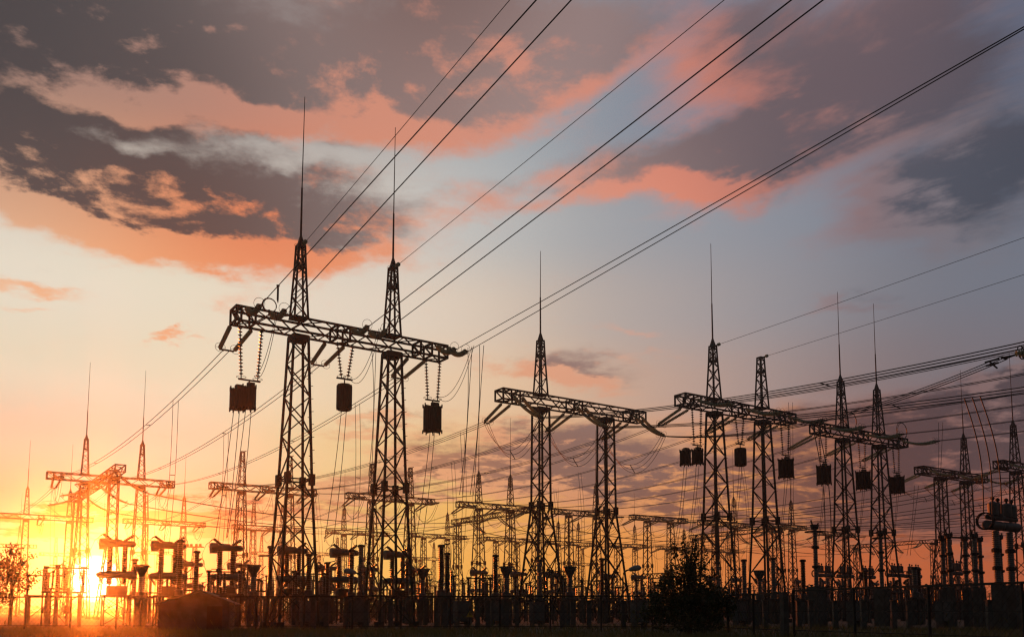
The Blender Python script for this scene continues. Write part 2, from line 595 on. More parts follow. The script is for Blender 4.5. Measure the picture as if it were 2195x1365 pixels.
ORD = ['first', 'second', 'third', 'fourth', 'fifth', 'sixth', 'seventh', 'eighth', 'ninth', 'tenth', 'eleventh', 'twelfth', 'thirteenth', 'fourteenth',
       'fifteenth', 'sixteenth', 'seventeenth', 'eighteenth', 'nineteenth', 'twentieth', 'twenty-first', 'twenty-second', 'twenty-third', 'twenty-fourth',
       'twenty-fifth', 'twenty-sixth', 'twenty-seventh', 'twenty-eighth', 'twenty-ninth', 'thirtieth', 'thirty-first', 'thirty-second', 'thirty-third']
ORD += ['thirty-' + w for w in ORD[3:9]] + ['fortieth'] + ['forty-' + w for w in ORD[:9]] + ['fiftieth']
rnd = random.Random(7)

# ------------------------------------------------------------------ the ground
# the yard is laid out on a square grid: T runs along the rows of gantries (away to the right), U across them (towards the camera)
TD = Vector((0.828, 0.561, 0))
UD = Vector((0.561, -0.828, 0))
T_ANG = math.atan2(TD.y, TD.x)
U_ANG = math.atan2(UD.y, UD.x)


def yard(t, u, z=0.0):
    return TD * t + UD * u + UP * z


gm = MB()
nx, ny = 90, 90
for j in range(ny + 1):
    for i in range(nx + 1):
        x = -420 + 840 * i / nx
        yy = -60 + 520 * j / ny
        z = 0.0 if yy > 60 else 0.10 * (math.sin(x * 0.13 + yy * 0.07) * math.sin(yy * 0.21) - 0.4)
        gm.v.append(Vector((x, yy, z)))
for j in range(ny):
    for i in range(nx):
        a = j * (nx + 1) + i
        gm.f.append((a, a + 1, a + nx + 2, a + nx + 1))
structure(gm.build('ground', M_GROUND))

# ------------------------------------------------------------------ gantries
BEAM_Z, BEAM_H, BEAM_W = 19.0, 1.02, 1.25


def lattice(mb, prof, leg, br, cross=(), rings=True):
    """square tapering lattice shaft; prof = [(z, width), ...]"""
    sx = ((-1, -1), (1, -1), (1, 1), (-1, 1))
    for si, ((z0, w0), (z1, w1)) in enumerate(zip(prof, prof[1:])):
        c0 = [Vector((a * w0 / 2, b * w0 / 2, z0)) for a, b in sx]
        c1 = [Vector((a * w1 / 2, b * w1 / 2, z1)) for a, b in sx]
        for a, b in zip(c0, c1):
            mb.bar(a, b, leg)
        wide = si in cross
        # panel heights follow the width
        zs, f = [0.0], 0.0
        while True:
            w = w0 + (w1 - w0) * f
            f += (w * (1.05 if wide else 0.92)) / (z1 - z0)
            if f > 1 - 0.5 * w * 0.9 / (z1 - z0):
                zs.append(1.0)
                break
            zs.append(f)
        for k, (fa, fb) in enumerate(zip(zs, zs[1:])):
            for face in range(4):
                g = (face + 1) % 4
                la, lb = c0[face].lerp(c1[face], fa), c0[face].lerp(c1[face], fb)
                ra, rb = c0[g].lerp(c1[g], fa), c0[g].lerp(c1[g], fb)
                if wide:
                    mb.bar(la, rb, br)
                    mb.bar(ra, lb, br)
                    if fb - fa > 0.12:
                        mb.box((la + rb) / 2, .16, .16, .2)
                elif (k + face) % 2:
                    mb.bar(la, rb, br)
                else:
                    mb.bar(ra, lb, br)
        if rings:
            for a in range(4):
                mb.bar(c1[a], c1[(a + 1) % 4], br * 1.2)


SHAFT = {'taper': [(0, 2.55), (9.4, 1.62), (BEAM_Z - .12, 0.98)], 'kink': [(0, 3.1), (10.2, 1.22), (BEAM_Z - .12, 1.08)], 'slim': [(0, 1.9), (10, 1.25), (BEAM_Z - .12, 0.92)]}
_tower_mesh = {}


def tower_meshes(style, top, rodlen=9.7):
    key = (style, top, rodlen)
    if key in _tower_mesh:
        return _tower_mesh[key]
    prof = SHAFT[style]
    m = MB()
    lattice(m, prof, 0.14, 0.072, cross=(0,) if style != 'taper' else ())
    z1, w1 = prof[1]
    for a, b in ((-1, -1), (1, -1), (1, 1), (-1, 1)):
        m.box((a * w1 / 2, b * w1 / 2, z1), .34, .34, .72)
        m.box((a * prof[0][1] / 2, b * prof[0][1] / 2, 0.15), .5, .5, .4)
    w2 = prof[2][1]
    m.box((0, 0, BEAM_Z - .30), w2 + .12, w2 + .12, .32)
    # climbing pegs on one leg
    k = 0
    z = 2.5
    while z < BEAM_Z - 1:
        i = 0 if z < z1 else 1
        za, wa = prof[i]
        zb, wb = prof[i + 1]
        w = wa + (wb - wa) * (z - za) / (zb - za)
        m.bar((w / 2, -w / 2, z), (w / 2 + (.2 if k % 2 else -.2), -w / 2 - .08, z + .03), .035)
        z += .42
        k += 1
    peak = rod = None
    if top != 'flat':
        p = MB()
        zt = 25.0
        pp = [(BEAM_Z + BEAM_H + .02, 0.92), (23.6, 0.56), (zt, 0.46)]
        lattice(p, pp, 0.11, 0.06)
        p.box((0, 0, zt), .56, .56, .1)
        p.box((0, 0, 23.6), .66, .66, .16)
        p.box((0, 0, BEAM_Z + BEAM_H + .06), 1.05, 1.05, .10)
        if top == 'mast':
            p.box((0, 0, zt + .40), .40, .40, .7, .25)
            for a in (0, 1, 2, 3):
                p.bar((0, 0, zt + .7), (.2 * (1, -1, 1, -1)[a], .2 * (1, 1, -1, -1)[a], 23.7), .06)
            r = MB()
            r.lathe([(0, 0, zt + .7), (0, 0, zt + 4), (0, 0.0, zt + 4.02), (0.04, 0, zt + rodlen)], [.075, .06, .04, .022], 8)
            rod = r.mesh('lightning_rod')
            rod.materials.append(M_STEEL)
        else:
            p.bar((.1, -.1, zt), (.45, -.35, zt + .12), .09)
        peak = p.mesh('peak')
        peak.materials.append(M_STEEL)
    me = m.mesh('lattice_tower')
    me.materials.append(M_STEEL)
    _tower_mesh[key] = (me, peak, rod)
    return _tower_mesh[key]


def child(name, me, parent, loc=(0, 0, 0)):
    o = bpy.data.objects.new(name, me)
    COL.objects.link(o)
    o.parent = parent
    o.location = loc
    return o


def beam_mesh(L, posts):
    """box truss along +x, resting level with its bottom chords at z = 0"""
    m = MB()
    h, w = BEAM_H, BEAM_W
    for y in (-w / 2, w / 2):
        for z in (0.06, h - .06):
            m.bar((0, y, z), (L, y, z), .13)
    n = max(4, round(L / 1.15))
    for k in range(n):
        xa, xb = L * k / n, L * (k + 1) / n
        for y in (-w / 2, w / 2):
            za, zb = (0.06, h - .06) if k % 2 else (h - .06, 0.06)
            m.bar((xa, y, za), (xb, y, zb), .075)
        for z in (0.06, h - .06):
            ya, yb = (-w / 2, w / 2) if k % 2 else (w / 2, -w / 2)
            m.bar((xa, ya, z), (xb, yb, z), .06)
    for x in [0.0, L] + [q for p in posts for q in (p - .45, p + .45)]:
        x = min(max(x, 0.0), L)
        for y in (-w / 2, w / 2):
            m.bar((x, y, 0), (x, y, h), .12)
        for z in (0.06, h - .06):
            m.bar((x, -w / 2, z), (x, w / 2, z), .12)
        m.bar((x, -w / 2, 0), (x, w / 2, h), .06)
    return m


class Gantry:
    def __init__(g, key, nick, label, L, rpx, towers, style, axis='t', phases=(0.08, 0.5, 0.92), group=None, name='portal_gantry', rod=9.7):
        g.key, g.nick = key, nick
        g.p0 = at_z(L[0], L[1], BEAM_Z)
        if axis == 't':
            g.e, g.s = TD, UD
        else:
            # a beam across the rows: both ends measured, axis kept on the grid
            g.e, g.s = UD, TD
        tx = (rpx - PP_X) / F_PX
        # length: where the beam reaches the photo column rpx
        lo, hi = 0.0, 80.0
        for _ in range(50):
            md = (lo + hi) / 2
            if project(g.p0 + g.e * md)[0] < rpx:
                lo = md
            else:
                hi = md
        g.L = lo
        g.D = (g.p0 + g.e * g.L / 2).y
        g.ph = [f * g.L for f in phases]
        g.loc = Vector((g.p0.x, g.p0.y, 0))
        o = g.obj = thing(name, label, 'gantry', g.loc, T_ANG if axis == 't' else U_ANG, group)
        beam = beam_mesh(g.L, g.ph).build('cross_beam', M_STEEL, o, (0, 0, BEAM_Z))
        g.tx = []
        for px, top in towers:
            lo, hi = -3.0, g.L + 3
            for _ in range(50):
                md = (lo + hi) / 2
                if project(g.p0 + g.e * md)[0] < px:
                    lo = md
                else:
                    hi = md
            me, pk, rd = tower_meshes(style, top, rod)
            x = min(max(lo, 0.6), g.L - .6)
            g.tx.append(x)
            tw = child('lattice_tower', me, o, (x, 0, 0))
            if pk:
                child('peak', pk, tw)
            if rd:
                child('lightning_rod', rd, tw)

    def pt(g, x, side, z=0.0):
        """point on the beam: x along it, side -1/0/+1 across it, z above its bottom"""
        return g.p0 + g.e * x + g.s * (side * BEAM_W / 2) + UP * z


GR1, GR2, GR3, GR4, GRX = ('tall steel gantries of the front row', 'steel gantries of the middle row', 'steel gantries of the far row',
                           'small distant gantries on the skyline', 'gantries turned across the rows')
GA = Gantry('A', 'nearest gantry', 'largest nearest steel gantry on two lattice towers with rods, three big traps beneath', (500, 692), 950, [(640, 'mast'), (840, 'mast')], 'taper', group=GR1, phases=(.05, .473, .887), rod=10.4)
GB = Gantry('B', 'centre gantry', 'gantry right of centre with one rod-topped tower and one flat-topped tower', (1070, 858), 1375, [(1159, 'mast'), (1298, 'flat')], 'kink', group=GR1, rod=8.3)
GC = Gantry('C', 'four-trap gantry', 'gantry with four hanging traps, one rod-topped tower and one blunt peaked tower', (1458, 868), 1695, [(1531, 'mast'), (1634, 'peak')], 'taper', group=GR1, phases=(.10, .52, .92))
GD = Gantry('D', 'right trap gantry', 'right-hand gantry with two rods close together and three square traps under it', (1747, 928), 1935, [(1806, 'mast'), (1884, 'mast')], 'taper', group=GR1)
GE = Gantry('E', 'low right gantry', 'gantry near right edge on one flat tower and one rod-topped tower', (1970, 1015), 2108, [(2015, 'flat'), (2070, 'mast')], 'kink', group=GR1)
GE2 = Gantry('E2', 'edge gantry', 'gantry cut off by right edge with one rod-topped tower in view', (2140, 1003), 2290, [(2177, 'mast'), (2262, 'mast')], 'taper', group=GR1)

MID = [('F', (100, 1026), 372, [(181, 'mast'), (302, 'mast')], 'taper'), ('G', (450, 1047), 675, [(518, 'peak'), (620, 'peak')], 'taper'),
       ('H', (743, 1068), 928, [(797, 'peak'), (879, 'peak')], 'taper'), ('I', (981, 1086), 1142, [(1026, 'mast'), (1094, 'mast')], 'taper'),
       ('K', (1185, 1101), 1317, [(1219, 'flat'), (1278, 'mast')], 'slim'), ('L', (1353, 1113), 1470, [(1387, 'flat'), (1437, 'flat')], 'slim'),
       ('M', (1500, 1124), 1604, [(1533, 'mast'), (1574, 'mast')], 'slim'), ('N', (1640, 1130), 1724, [(1655, 'flat'), (1697, 'mast')], 'slim'), ('Y', (1753, 1146), 1830, [(1776, 'flat'), (1812, 'flat')], 'slim')]
MIDLOOK = {'mast': 'rod-topped', 'peak': 'peaked', 'flat': 'flat-topped'}
GM = {}
for i, (k, l, r, tw, st) in enumerate(MID):
    a, b = MIDLOOK[tw[0][1]], MIDLOOK[tw[1][1]]
    look = f'two {a} towers' if a == b else f'one {a} and one {b} tower'
    GM[k] = Gantry(k, f'{ORD[i]} middle-row gantry', f'{ORD[i]} gantry from left in the middle row, on {look}', l, r, tw, st, group=GR2, rod=11.0)
FAR = [('V', (-30, 1108), 199, [(56, 'mast'), (148, 'mast')], 'slim'), ('W', (264, 1121), 439, [(312, 'peak'), (393, 'mast')], 'slim'), ('X', (499, 1133), 650, [(543, 'peak'), (605, 'peak')], 'slim'),
       ('Q', (700, 1143), 833, [(737, 'mast'), (796, 'mast')], 'slim'), ('R', (874, 1150), 997, [(908, 'flat'), (959, 'mast')], 'slim'), ('S', (1034, 1158), 1137, [(1063, 'flat'), (1108, 'flat')], 'slim'),
       ('T', (1171, 1166), 1272, [(1197, 'mast'), (1240, 'mast')], 'slim'), ('U', (1306, 1171), 1384, [(1322, 'flat'), (1361, 'mast')], 'slim'), ('U2', (1409, 1177), 1488, [(1430, 'flat'), (1467, 'mast')], 'slim'),
       ('V2', (1510, 1182), 1580, [(1530, 'flat'), (1560, 'mast')], 'slim')]
GF = {}
for i, (k, l, r, tw, st) in enumerate(FAR):
    a, b = MIDLOOK[tw[0][1]], MIDLOOK[tw[1][1]]
    look = f'two {a} towers' if a == b else f'one {a} and one {b} tower'
    GF[k] = Gantry(k, f'{ORD[i]} far-row gantry', f'{ORD[i]} gantry from left in the far row, on {look}', l, r, tw, st, group=GR3)
SKY4 = [((-60, 1170), 78, [(-20, 'flat'), (41, 'mast')]), ((84, 1190), 160, [(119, 'peak'), (146, 'flat')]), ((310, 1187), 396, [(340, 'flat'), (372, 'flat')]), ((540, 1188), 622, [(560, 'mast'), (602, 'flat')]),
        ((655, 1189), 746, [(684, 'flat'), (723, 'peak')]), ((885, 1199), 945, [(900, 'flat'), (930, 'mast')]), ((1202, 1210), 1268, [(1222, 'flat'), (1250, 'mast')])]
for i, (l, r, tw) in enumerate(SKY4):
    Gantry(f'Z{i}', '', f'{ORD[i]} small distant gantry from left, on the skyline behind all rows', l, r, tw, 'slim', group=GR4)
GP = Gantry('P', 'gantry over the sun', 'flat gantry turned towards camera, rising over the sun at left', (158, 1077), 258, [(167, 'flat'), (245, 'flat')], 'kink', 'u', group=GRX, phases=(.15, .5, .85))
GJ = Gantry('J', 'centre cross gantry', 'flat gantry turned across the rows, running behind the centre gantry tower', (973, 1124), 1158, [(981, 'flat'), (1150, 'flat')], 'kink', 'u', group=GRX, phases=(.15, .5, .85))
GO = Gantry('O', 'cross gantry behind tree', 'flat gantry turned across the rows, running right from behind the bushy tree', (1482, 1155), 1679, [(1490, 'flat'), (1672, 'flat')], 'kink', 'u', group=GRX, phases=(.15, .5, .85))
GZ = Gantry('Z', 'right cross gantry', 'low flat gantry turned across the rows at right, nearing the low right gantry', (1826, 1175), 2007, [(1835, 'flat'), (2000, 'flat')], 'kink', 'u', group=GRX, phases=(.15, .5, .85))

# ------------------------------------------------------------------ insulator strings, conductors, jumpers, droppers
PHN = ('left', 'middle', 'right')


def curve(p, q, sag, n=20):
    return [p + (q - p) * (k / n) - UP * (4 * sag * (k / n) * (1 - k / n)) for k in range(n + 1)]


def wires(name, label, cat, paths, r=0.026, group=None, parts=True, spacers=0, n=5):
    """a bundle of wires that hang together; each wire a part when it is near enough to tell apart"""
    o0 = Vector(paths[0][0])
    if len(paths) == 1 or not parts:
        m = MB()
        for p in paths:
            m.tube([q - o0 for q in p], r, n)
        return tag(m.build(name, M_WIRE, None, o0), label, cat, group)
    o = thing(name, label, cat, o0, 0, group)
    for p in paths:
        MB().tube([q - o0 for q in p], r, n).build('wire', M_WIRE, o)
    for k in range(spacers):
        f = (k + 1) / (spacers + 1)
        m = MB()
        i = int(f * (len(paths[0]) - 1))
        for a, b in zip(paths, paths[1:]):
            m.bar(a[i] - o0, b[i] - o0, .05)
        m.build('spacer', M_STEEL, o)
    return o


def string_pair(g, x, side, label, length, drop, gap=0.95, r=0.15, z=None, sag=0.0, near=True, conv=0.55, group=None, end_up=0.0):
    """two tension strings with yoke and arcing rings, from the beam outwards; returns the point where conductors start"""
    d = g.s * side
    z0 = (0.1 if side < 0 else BEAM_H * .55) if z is None else z
    a = g.pt(x, side, z0)
    ga, gb = gap / 2, gap / 2 * conv
    pa = [a + g.e * (-ga), a + g.e * ga]
    end = a + d * length - UP * drop
    pb = [end - g.e * gb, end + g.e * gb]
    o = thing('insulator_string', label, 'insulator', a, 0, group)
    n = 10 if near else 6
    if near:
        for p, q in zip(pa, pb):
            v = (q - p)
            MB().fins(p + v * .10 - a, q - v * .05 - a, .075, r, .17, n, sag).build('disc_string', M_GLASS, o)
            MB().bar(p - a, p + v * .10 - a, .06).build('link', M_STEEL, o)
            MB().bar(q - v * .06 - a, q - a, .06).build('link', M_STEEL, o)
            x_, y_ = frame_of(v)
            rg = MB().circle(q - v * .08 - a, x_, y_, .33, .014, 18, 5)
            rg.bar(q - v * .08 - a - x_ * .33, q - v * .08 - a + x_ * .33, .02)
            rg.build('arcing_ring', M_STEEL, o)
        yk = MB().bar(pb[0] - a, pb[1] - a, .10)
        yk.build('yoke', M_STEEL, o)
    else:
        m = MB()
        for p, q in zip(pa, pb):
            m.fins(p - a, q - a, .09, r, .30, n, sag)
        m.build('disc_string', M_GLASS, o)
        MB().bar(pb[0] - a, pb[1] - a, .10).build('yoke', M_STEEL, o)
    return end


GS, GW, GJP = 'insulator strings on the gantry beams', 'conductor bundles between gantries', 'jumper loops under the beams'
ENDS = {}


def both_sides(g, sides=(-1, 1), drop=(0.7, 1.2), length=(3.3, 3.3), near=None, jumper=3.2, nw=3, only=None, sag=(0.0, 0.25)):
    nr = g.D < 140 if near is None else near
    for i, x in enumerate(g.ph):
        for side in sides:
            k = 0 if side < 0 else 1
            where = 'away' if side < 0 else 'facing'
            lab = f'pair of insulator strings on {g.nick}, {PHN[i]} phase, ' + ('far side' if side < 0 else 'near side')
            ENDS[(g.key, i, side)] = string_pair(g, x, side, lab, length[k], drop[k], near=nr, group=GS, sag=sag[k], r=.15 if nr else .16)
        if jumper and len(sides) == 2:
            a, b = ENDS[(g.key, i, -1)], ENDS[(g.key, i, 1)]
            paths = []
            for w in range(nw):
                off = g.e * ((w - (nw - 1) / 2) * .28)
                paths.append(curve(a + off, b + off, jumper * (1 + .12 * (w - 1)), 18))
            wires('jumper_loop', f'slack jumper loop under {g.nick}, {PHN[i]} phase', 'jumper cable', paths, .022 if nr else .03, GJP, parts=nr, spacers=1 if nr else 0)


def span(label, a, b, sag, e, gap=0.4, nw=2, r=0.026, parts=True, group=GW, spacers=0, n=26):
    paths = []
    for w in range(nw):
        off = e * ((w - (nw - 1) / 2) * gap)
        paths.append(curve(a + off, b + off, sag, n))
    return wires('conductor_bundle', label, 'power line', paths, r, group, parts, spacers)


def line_to(a, px, py, reach=175, sag=.6, n=60):
    """a line along the U axis from a towards the camera side, climbing so as to pass the given sight line"""
    lo, hi = -10.0, 60.0
    for _ in range(50):
        rise = (lo + hi) / 2
        pts = curve(a, a + UD * reach + UP * rise, sag, 240)
        yy = None
        for c, d in zip(pts, pts[1:]):
            if c.y < 3:
                break
            (x0, y0), (x1, y1) = project(c), project(d)
            if x0 <= px <= x1:
                yy = y0 + (y1 - y0) * (px - x0) / (x1 - x0)
                break
        if yy is None or yy < py:
            hi = rise
        else:
            lo = rise
    return curve(a, a + UD * reach + UP * rise, sag, n)


# front row
for i in range(3):
    ENDS[('A', i, -1)] = string_pair(GA, GA.ph[i], -1, f'dark strings slanting down-left from {PHN[i]} phase of nearest gantry', 3.3, .75, gap=1.4, conv=.68, group=GS)
LINES = []
for i in range(3):
    # line side: each wire has its own greenish string, hung slack in front of the beam
    for w in (0, 1):
        p = GA.pt(((.55, 2.1), (7.6, 8.9), (14.1, 15.0))[i][w], 1, BEAM_H * .78)
        v = UD * 2.9 - UP * (.55 if i < 2 else .95)
        lb = f'{PHN[i]} phase, {("outer", "inner")[w]} wire'
        o = thing('insulator_string', f'slack green glass string on line side of nearest gantry, {lb}', 'insulator', p, 0, GS)
        MB().fins(v * .12, v * .95, .085, .19, .17, 12, .36).build('disc_string', M_GLASS, o)
        MB().bar((0, 0, 0), v * .14, .07).build('link', M_STEEL, o)
        MB().bar(v * .94, v * 1.06, .07).build('clamp', M_STEEL, o)
        x_, y_ = frame_of(v)
        MB().circle(v * .93 + UP * .1, x_, y_, .34, .014, 18, 5).build('arcing_ring', M_STEEL, o)
        LINES.append(line_to(p + v * 1.05, ((1150, 1225), (1697, 1765), (2195, 2195))[i][w], (0, 0, (58, 63)[w])[i]))
        tag(MB().tube(LINES[-1], (.027, .027, .022)[i], 6).build('line_conductor', M_WIRE, None),
            f'overhead wire climbing up-right from {PHN[i]} phase of nearest gantry, {("outer", "inner")[w]} of its pair', 'power line', 'overhead wires leaving top right')
for i, x in enumerate(GA.tx):
    p = GA.pt(x, .3, 25.0 - BEAM_Z)
    o = thing('earth_wire', f'thin earth wire climbing up-right from peak of {("left", "right")[i]} tower of nearest gantry', 'power line', p, 0, 'thin earth wires')
    MB().bar((0, 0, 0), UD * .5, .08).fins(UD * .45, UD * .75, .06, .15, .1, 8).build('insulator', M_GLASS, o)
    MB().tube([c - p for c in line_to(p + UD * .8, (1093, 1553)[i], 0)], .018, 5).build('wire', M_WIRE, o)
    MB().circle(UD * -.35 + UP * .1, UD, TD, .35, .012, 16, 4).build('loop', M_WIRE, o)
both_sides(GB, drop=(1.15, 2.7), length=(3.5, 3.7), jumper=3.0, sag=(0.0, .22))
both_sides(GC, drop=(1.0, 1.1), length=(3.6, 4.2), jumper=0, sag=(0.0, .35))
both_sides(GD, drop=(1.0, .6), length=(3.6, 4.2), jumper=0, sag=(0.0, .3))
both_sides(GE, drop=(.9, 1.1), length=(3.3, 3.3), jumper=2.6)
both_sides(GE2, drop=(.9, .8), length=(3.3, 3.3), jumper=2.4)
for k, g in GM.items():
    both_sides(g, drop=(.8, .6), jumper=2.8, nw=2)
for k, g in GF.items():
    both_sides(g, drop=(.8, .5), jumper=2.6, nw=2, near=False)
for g in (GP, GJ, GO, GZ):
    both_sides(g, sides=(-1, 1), drop=(1.4, 2.4), length=(3.8, 4.2), jumper=2.5, nw=2, near=True, sag=(.2, .3))


def connect(ga, sa, gb, sb, sag, nw=2, gap=.4, r=.026, parts=True, spacers=0):
    for i in range(3):
        a, b = ENDS[(ga.key, i, sa)], ENDS[(gb.key, i, sb)]
        span(f'conductors from {PHN[i]} phase of {ga.nick} back to {gb.nick}', a, b, sag, ga.e, gap, nw, r, parts, spacers=spacers)


connect(GA, -1, GM['F'], 1, 1.6, spacers=2)
connect(GB, -1, GM['G'], 1, 1.6, 3, spacers=2)
connect(GC, -1, GM['H'], 1, 1.8)
connect(GD, -1, GM['I'], 1, 1.8)
connect(GE, -1, GM['K'], 1, 2.0)
connect(GE2, -1, GM['L'], 1, 2.0)
for ka, kb in (('F', 'V'), ('G', 'W'), ('H', 'X'), ('I', 'Q'), ('K', 'R'), ('L', 'S'), ('M', 'T'), ('N', 'U'), ('Y', 'U2')):
    connect(GM[ka], -1, GF[kb], 1, 1.4, 2, r=.028, parts=False)
# the bus bars that run along the rows between the turned gantries
connect(GP, 1, GJ, -1, 2.2, 3, .35, .026, parts=True, spacers=3)
connect(GJ, 1, GO, -1, 2.0, 3, .35, .028, parts=False)
connect(GO, 1, GZ, -1, 1.8, 3, .35, .028, parts=False)


def run_out(g, i, length, rise, sag, nw, label, gap=.4, r=.028, spacers=0):
    a = ENDS[(g.key, i, 1)]
    return span(label, a, a + UD * length + UP * rise, sag, g.e, gap, nw, r, spacers=spacers, n=40)


for i, (ty, sag) in enumerate(((742, 3.2), (838, 2.6))):
    a = ENDS[('B', i, 1)]
    paths = [line_to(a + TD * (.45 * k), 2185, ty + 7 * k, 84, sag, 40) for k in (-1, 0, 1)]
    wires('conductor_bundle', f'thick triple conductors leaving {PHN[i]} phase of centre gantry to the right edge', 'power line', paths, .03, GW, spacers=2)
    if i == 1:
        LOWER = paths[1]
for g, v in ((GC, ((.6, 1.6), (.4, 1.5), (.2, 1.4))), (GD, ((.5, 1.2), (.3, 1.2), (.2, 1.0)))):
    for i, (rise, sag) in enumerate(v):
        run_out(g, i, 62, rise, sag, 2, f'conductors leaving {PHN[i]} phase of {g.nick} towards the right edge')
for g in (GE, GE2):
    for i in range(3):
        run_out(g, i, 60, .6, 1.4, 2, f'conductors leaving {PHN[i]} phase of {g.nick} towards the right edge')
for k in ('M', 'N', 'Y'):
    g = GM[k]
    for i in range(3):
        run_out(g, i, 74, 0.0, 2.0, 2, f'long conductors leaving {PHN[i]} phase of {g.nick} towards the right', .4, .030)
# third bundle of the centre gantry: it ends in a near string at the right edge
a = ENDS[('B', 2, 1)]
hit = yard(56.3, -27.8)
hp = Vector((hit.x, hit.y, 0))
hp.z = CAM_Z + hp.y * (HORIZON - 757) / F_PX
span('thick triple conductors from right phase of centre gantry up to the near string', a, hp, 1.6, GB.e, .42, 3, .032, spacers=1, n=40)
o = thing('insulator_string', 'near glass string with big open rings cut off by right edge', 'insulator', hp, 0, GS)
d = (UD + UP * .04).normalized()
MB().bar(d * 0, d * .8, .10).bar(TD * -.3, TD * .3, .12).bar(TD * -.25, d * .8, .06).bar(TD * .25, d * .8, .06).build('yoke', M_STEEL, o)
for w in (-.22, .22):
    off = TD * w
    MB().fins(d * .8 + off, d * 4.4 + off, .08, .19, .17, 12, .12).build('disc_string', M_GLASS, o)
    x_, y_ = frame_of(d)
    MB().tube([d * 1.15 + off + x_ * (.42 * math.cos(R(k))) + y_ * (.42 * math.sin(R(k))) for k in range(20, 330, 15)], .035, 6).build('arcing_ring', M_STEEL, o)
MB().bar(d * -.5 + UP * -.12 + TD * .3, d * -1.3 + UP * -.10 + TD * .3, .1).bar(d * -.3 + UP * .05, d * -1.2 + UP * .04, .1).bar(d * -.9 + TD * .3 - UP * .1, d * -.6 + TD * .3 - UP * .45, .09).bar(d * -.9, d * -.6 - UP * .3, .09).build('clamp', M_STEEL, o)
# earth wires of the right gantries
for nm, g, x, ri, lb in (('a', GC, GC.tx[0], 3.0, 'rod-topped tower of four-trap gantry'), ('b', GC, GC.tx[1], 3.0, 'blunt peaked tower of four-trap gantry')):
    p = g.pt(x, .3, 25.0 - BEAM_Z)
    o = thing('earth_wire', f'thin earth wire running right from {lb}', 'power line', p, 0, 'thin earth wires')
    MB().bar((0, 0, 0), UD * .45, .08).fins(UD * .4, UD * .7, .06, .15, .1, 8).build('insulator', M_GLASS, o)
    MB().tube([c - p for c in curve(p + UD * .7, p + UD * 100 + UP * ri, .5, 40)], .018, 5).build('wire', M_WIRE, o)

# ------------------------------------------------------------------ line traps hanging from the gantries
TRAPG = 'line traps hanging under gantries'


def line_trap(kind, w, h):
    """parts of a trap, hanging with its top at z = 0"""
    r = w / 2
    out = []
    c = MB()
    c.lathe([(0, 0, -.12), (0, 0, -.13), (0, 0, -h + .13), (0, 0, -h + .12)], [r * .9, r * .93, r * .93, r * .9], 24)
    n = 26
    for k in range(n):
        a = 2 * math.pi * k / n
        c.bar((r * .97 * math.cos(a), r * .97 * math.sin(a), -.1), (r * .97 * math.cos(a), r * .97 * math.sin(a), -h + .1), .05)
    out.append(('winding', c, M_TRAP))
    for nm, z, sg in (('top_frame', -.05, 1), ('bottom_frame', -h + .05, -1)):
        f = MB()
        for k in range(4):
            a = math.pi * k / 4 + .2
            v = Vector((math.cos(a), math.sin(a), 0)) * (r * (1.0 if kind == 'drum' else 1.06))
            f.bar(Vector((0, 0, z)) - v, Vector((0, 0, z)) + v, .09)
            if kind != 'drum':
                for s_ in (-1, 1):
                    f.bar(Vector((0, 0, z)) + v * s_ - UP * .1 * sg, Vector((0, 0, z)) + v * s_ + UP * .16 * sg, .07)
        if kind == 'drum':
            f.lathe([(0, 0, z), (0, 0, z + .08 * sg)], [r * .96, r * .8], 24)
        out.append((nm, f, M_STEEL))
    if kind == 'open':
        s_ = MB()
        for k in range(10):
            a = 2 * math.pi * k / 10 + .1
            s_.bar((r * 1.05 * math.cos(a), r * 1.05 * math.sin(a), -.02), (r * 1.05 * math.cos(a), r * 1.05 * math.sin(a), -h + .02), .045)
        out.append(('tie_rod', s_, M_STEEL))
    if kind in ('open', 'box'):
        b = MB().box((r * .25, 0, .14), .42, .36, .24)
        out.append(('tuning_unit', b, M_TRAP))
    return out


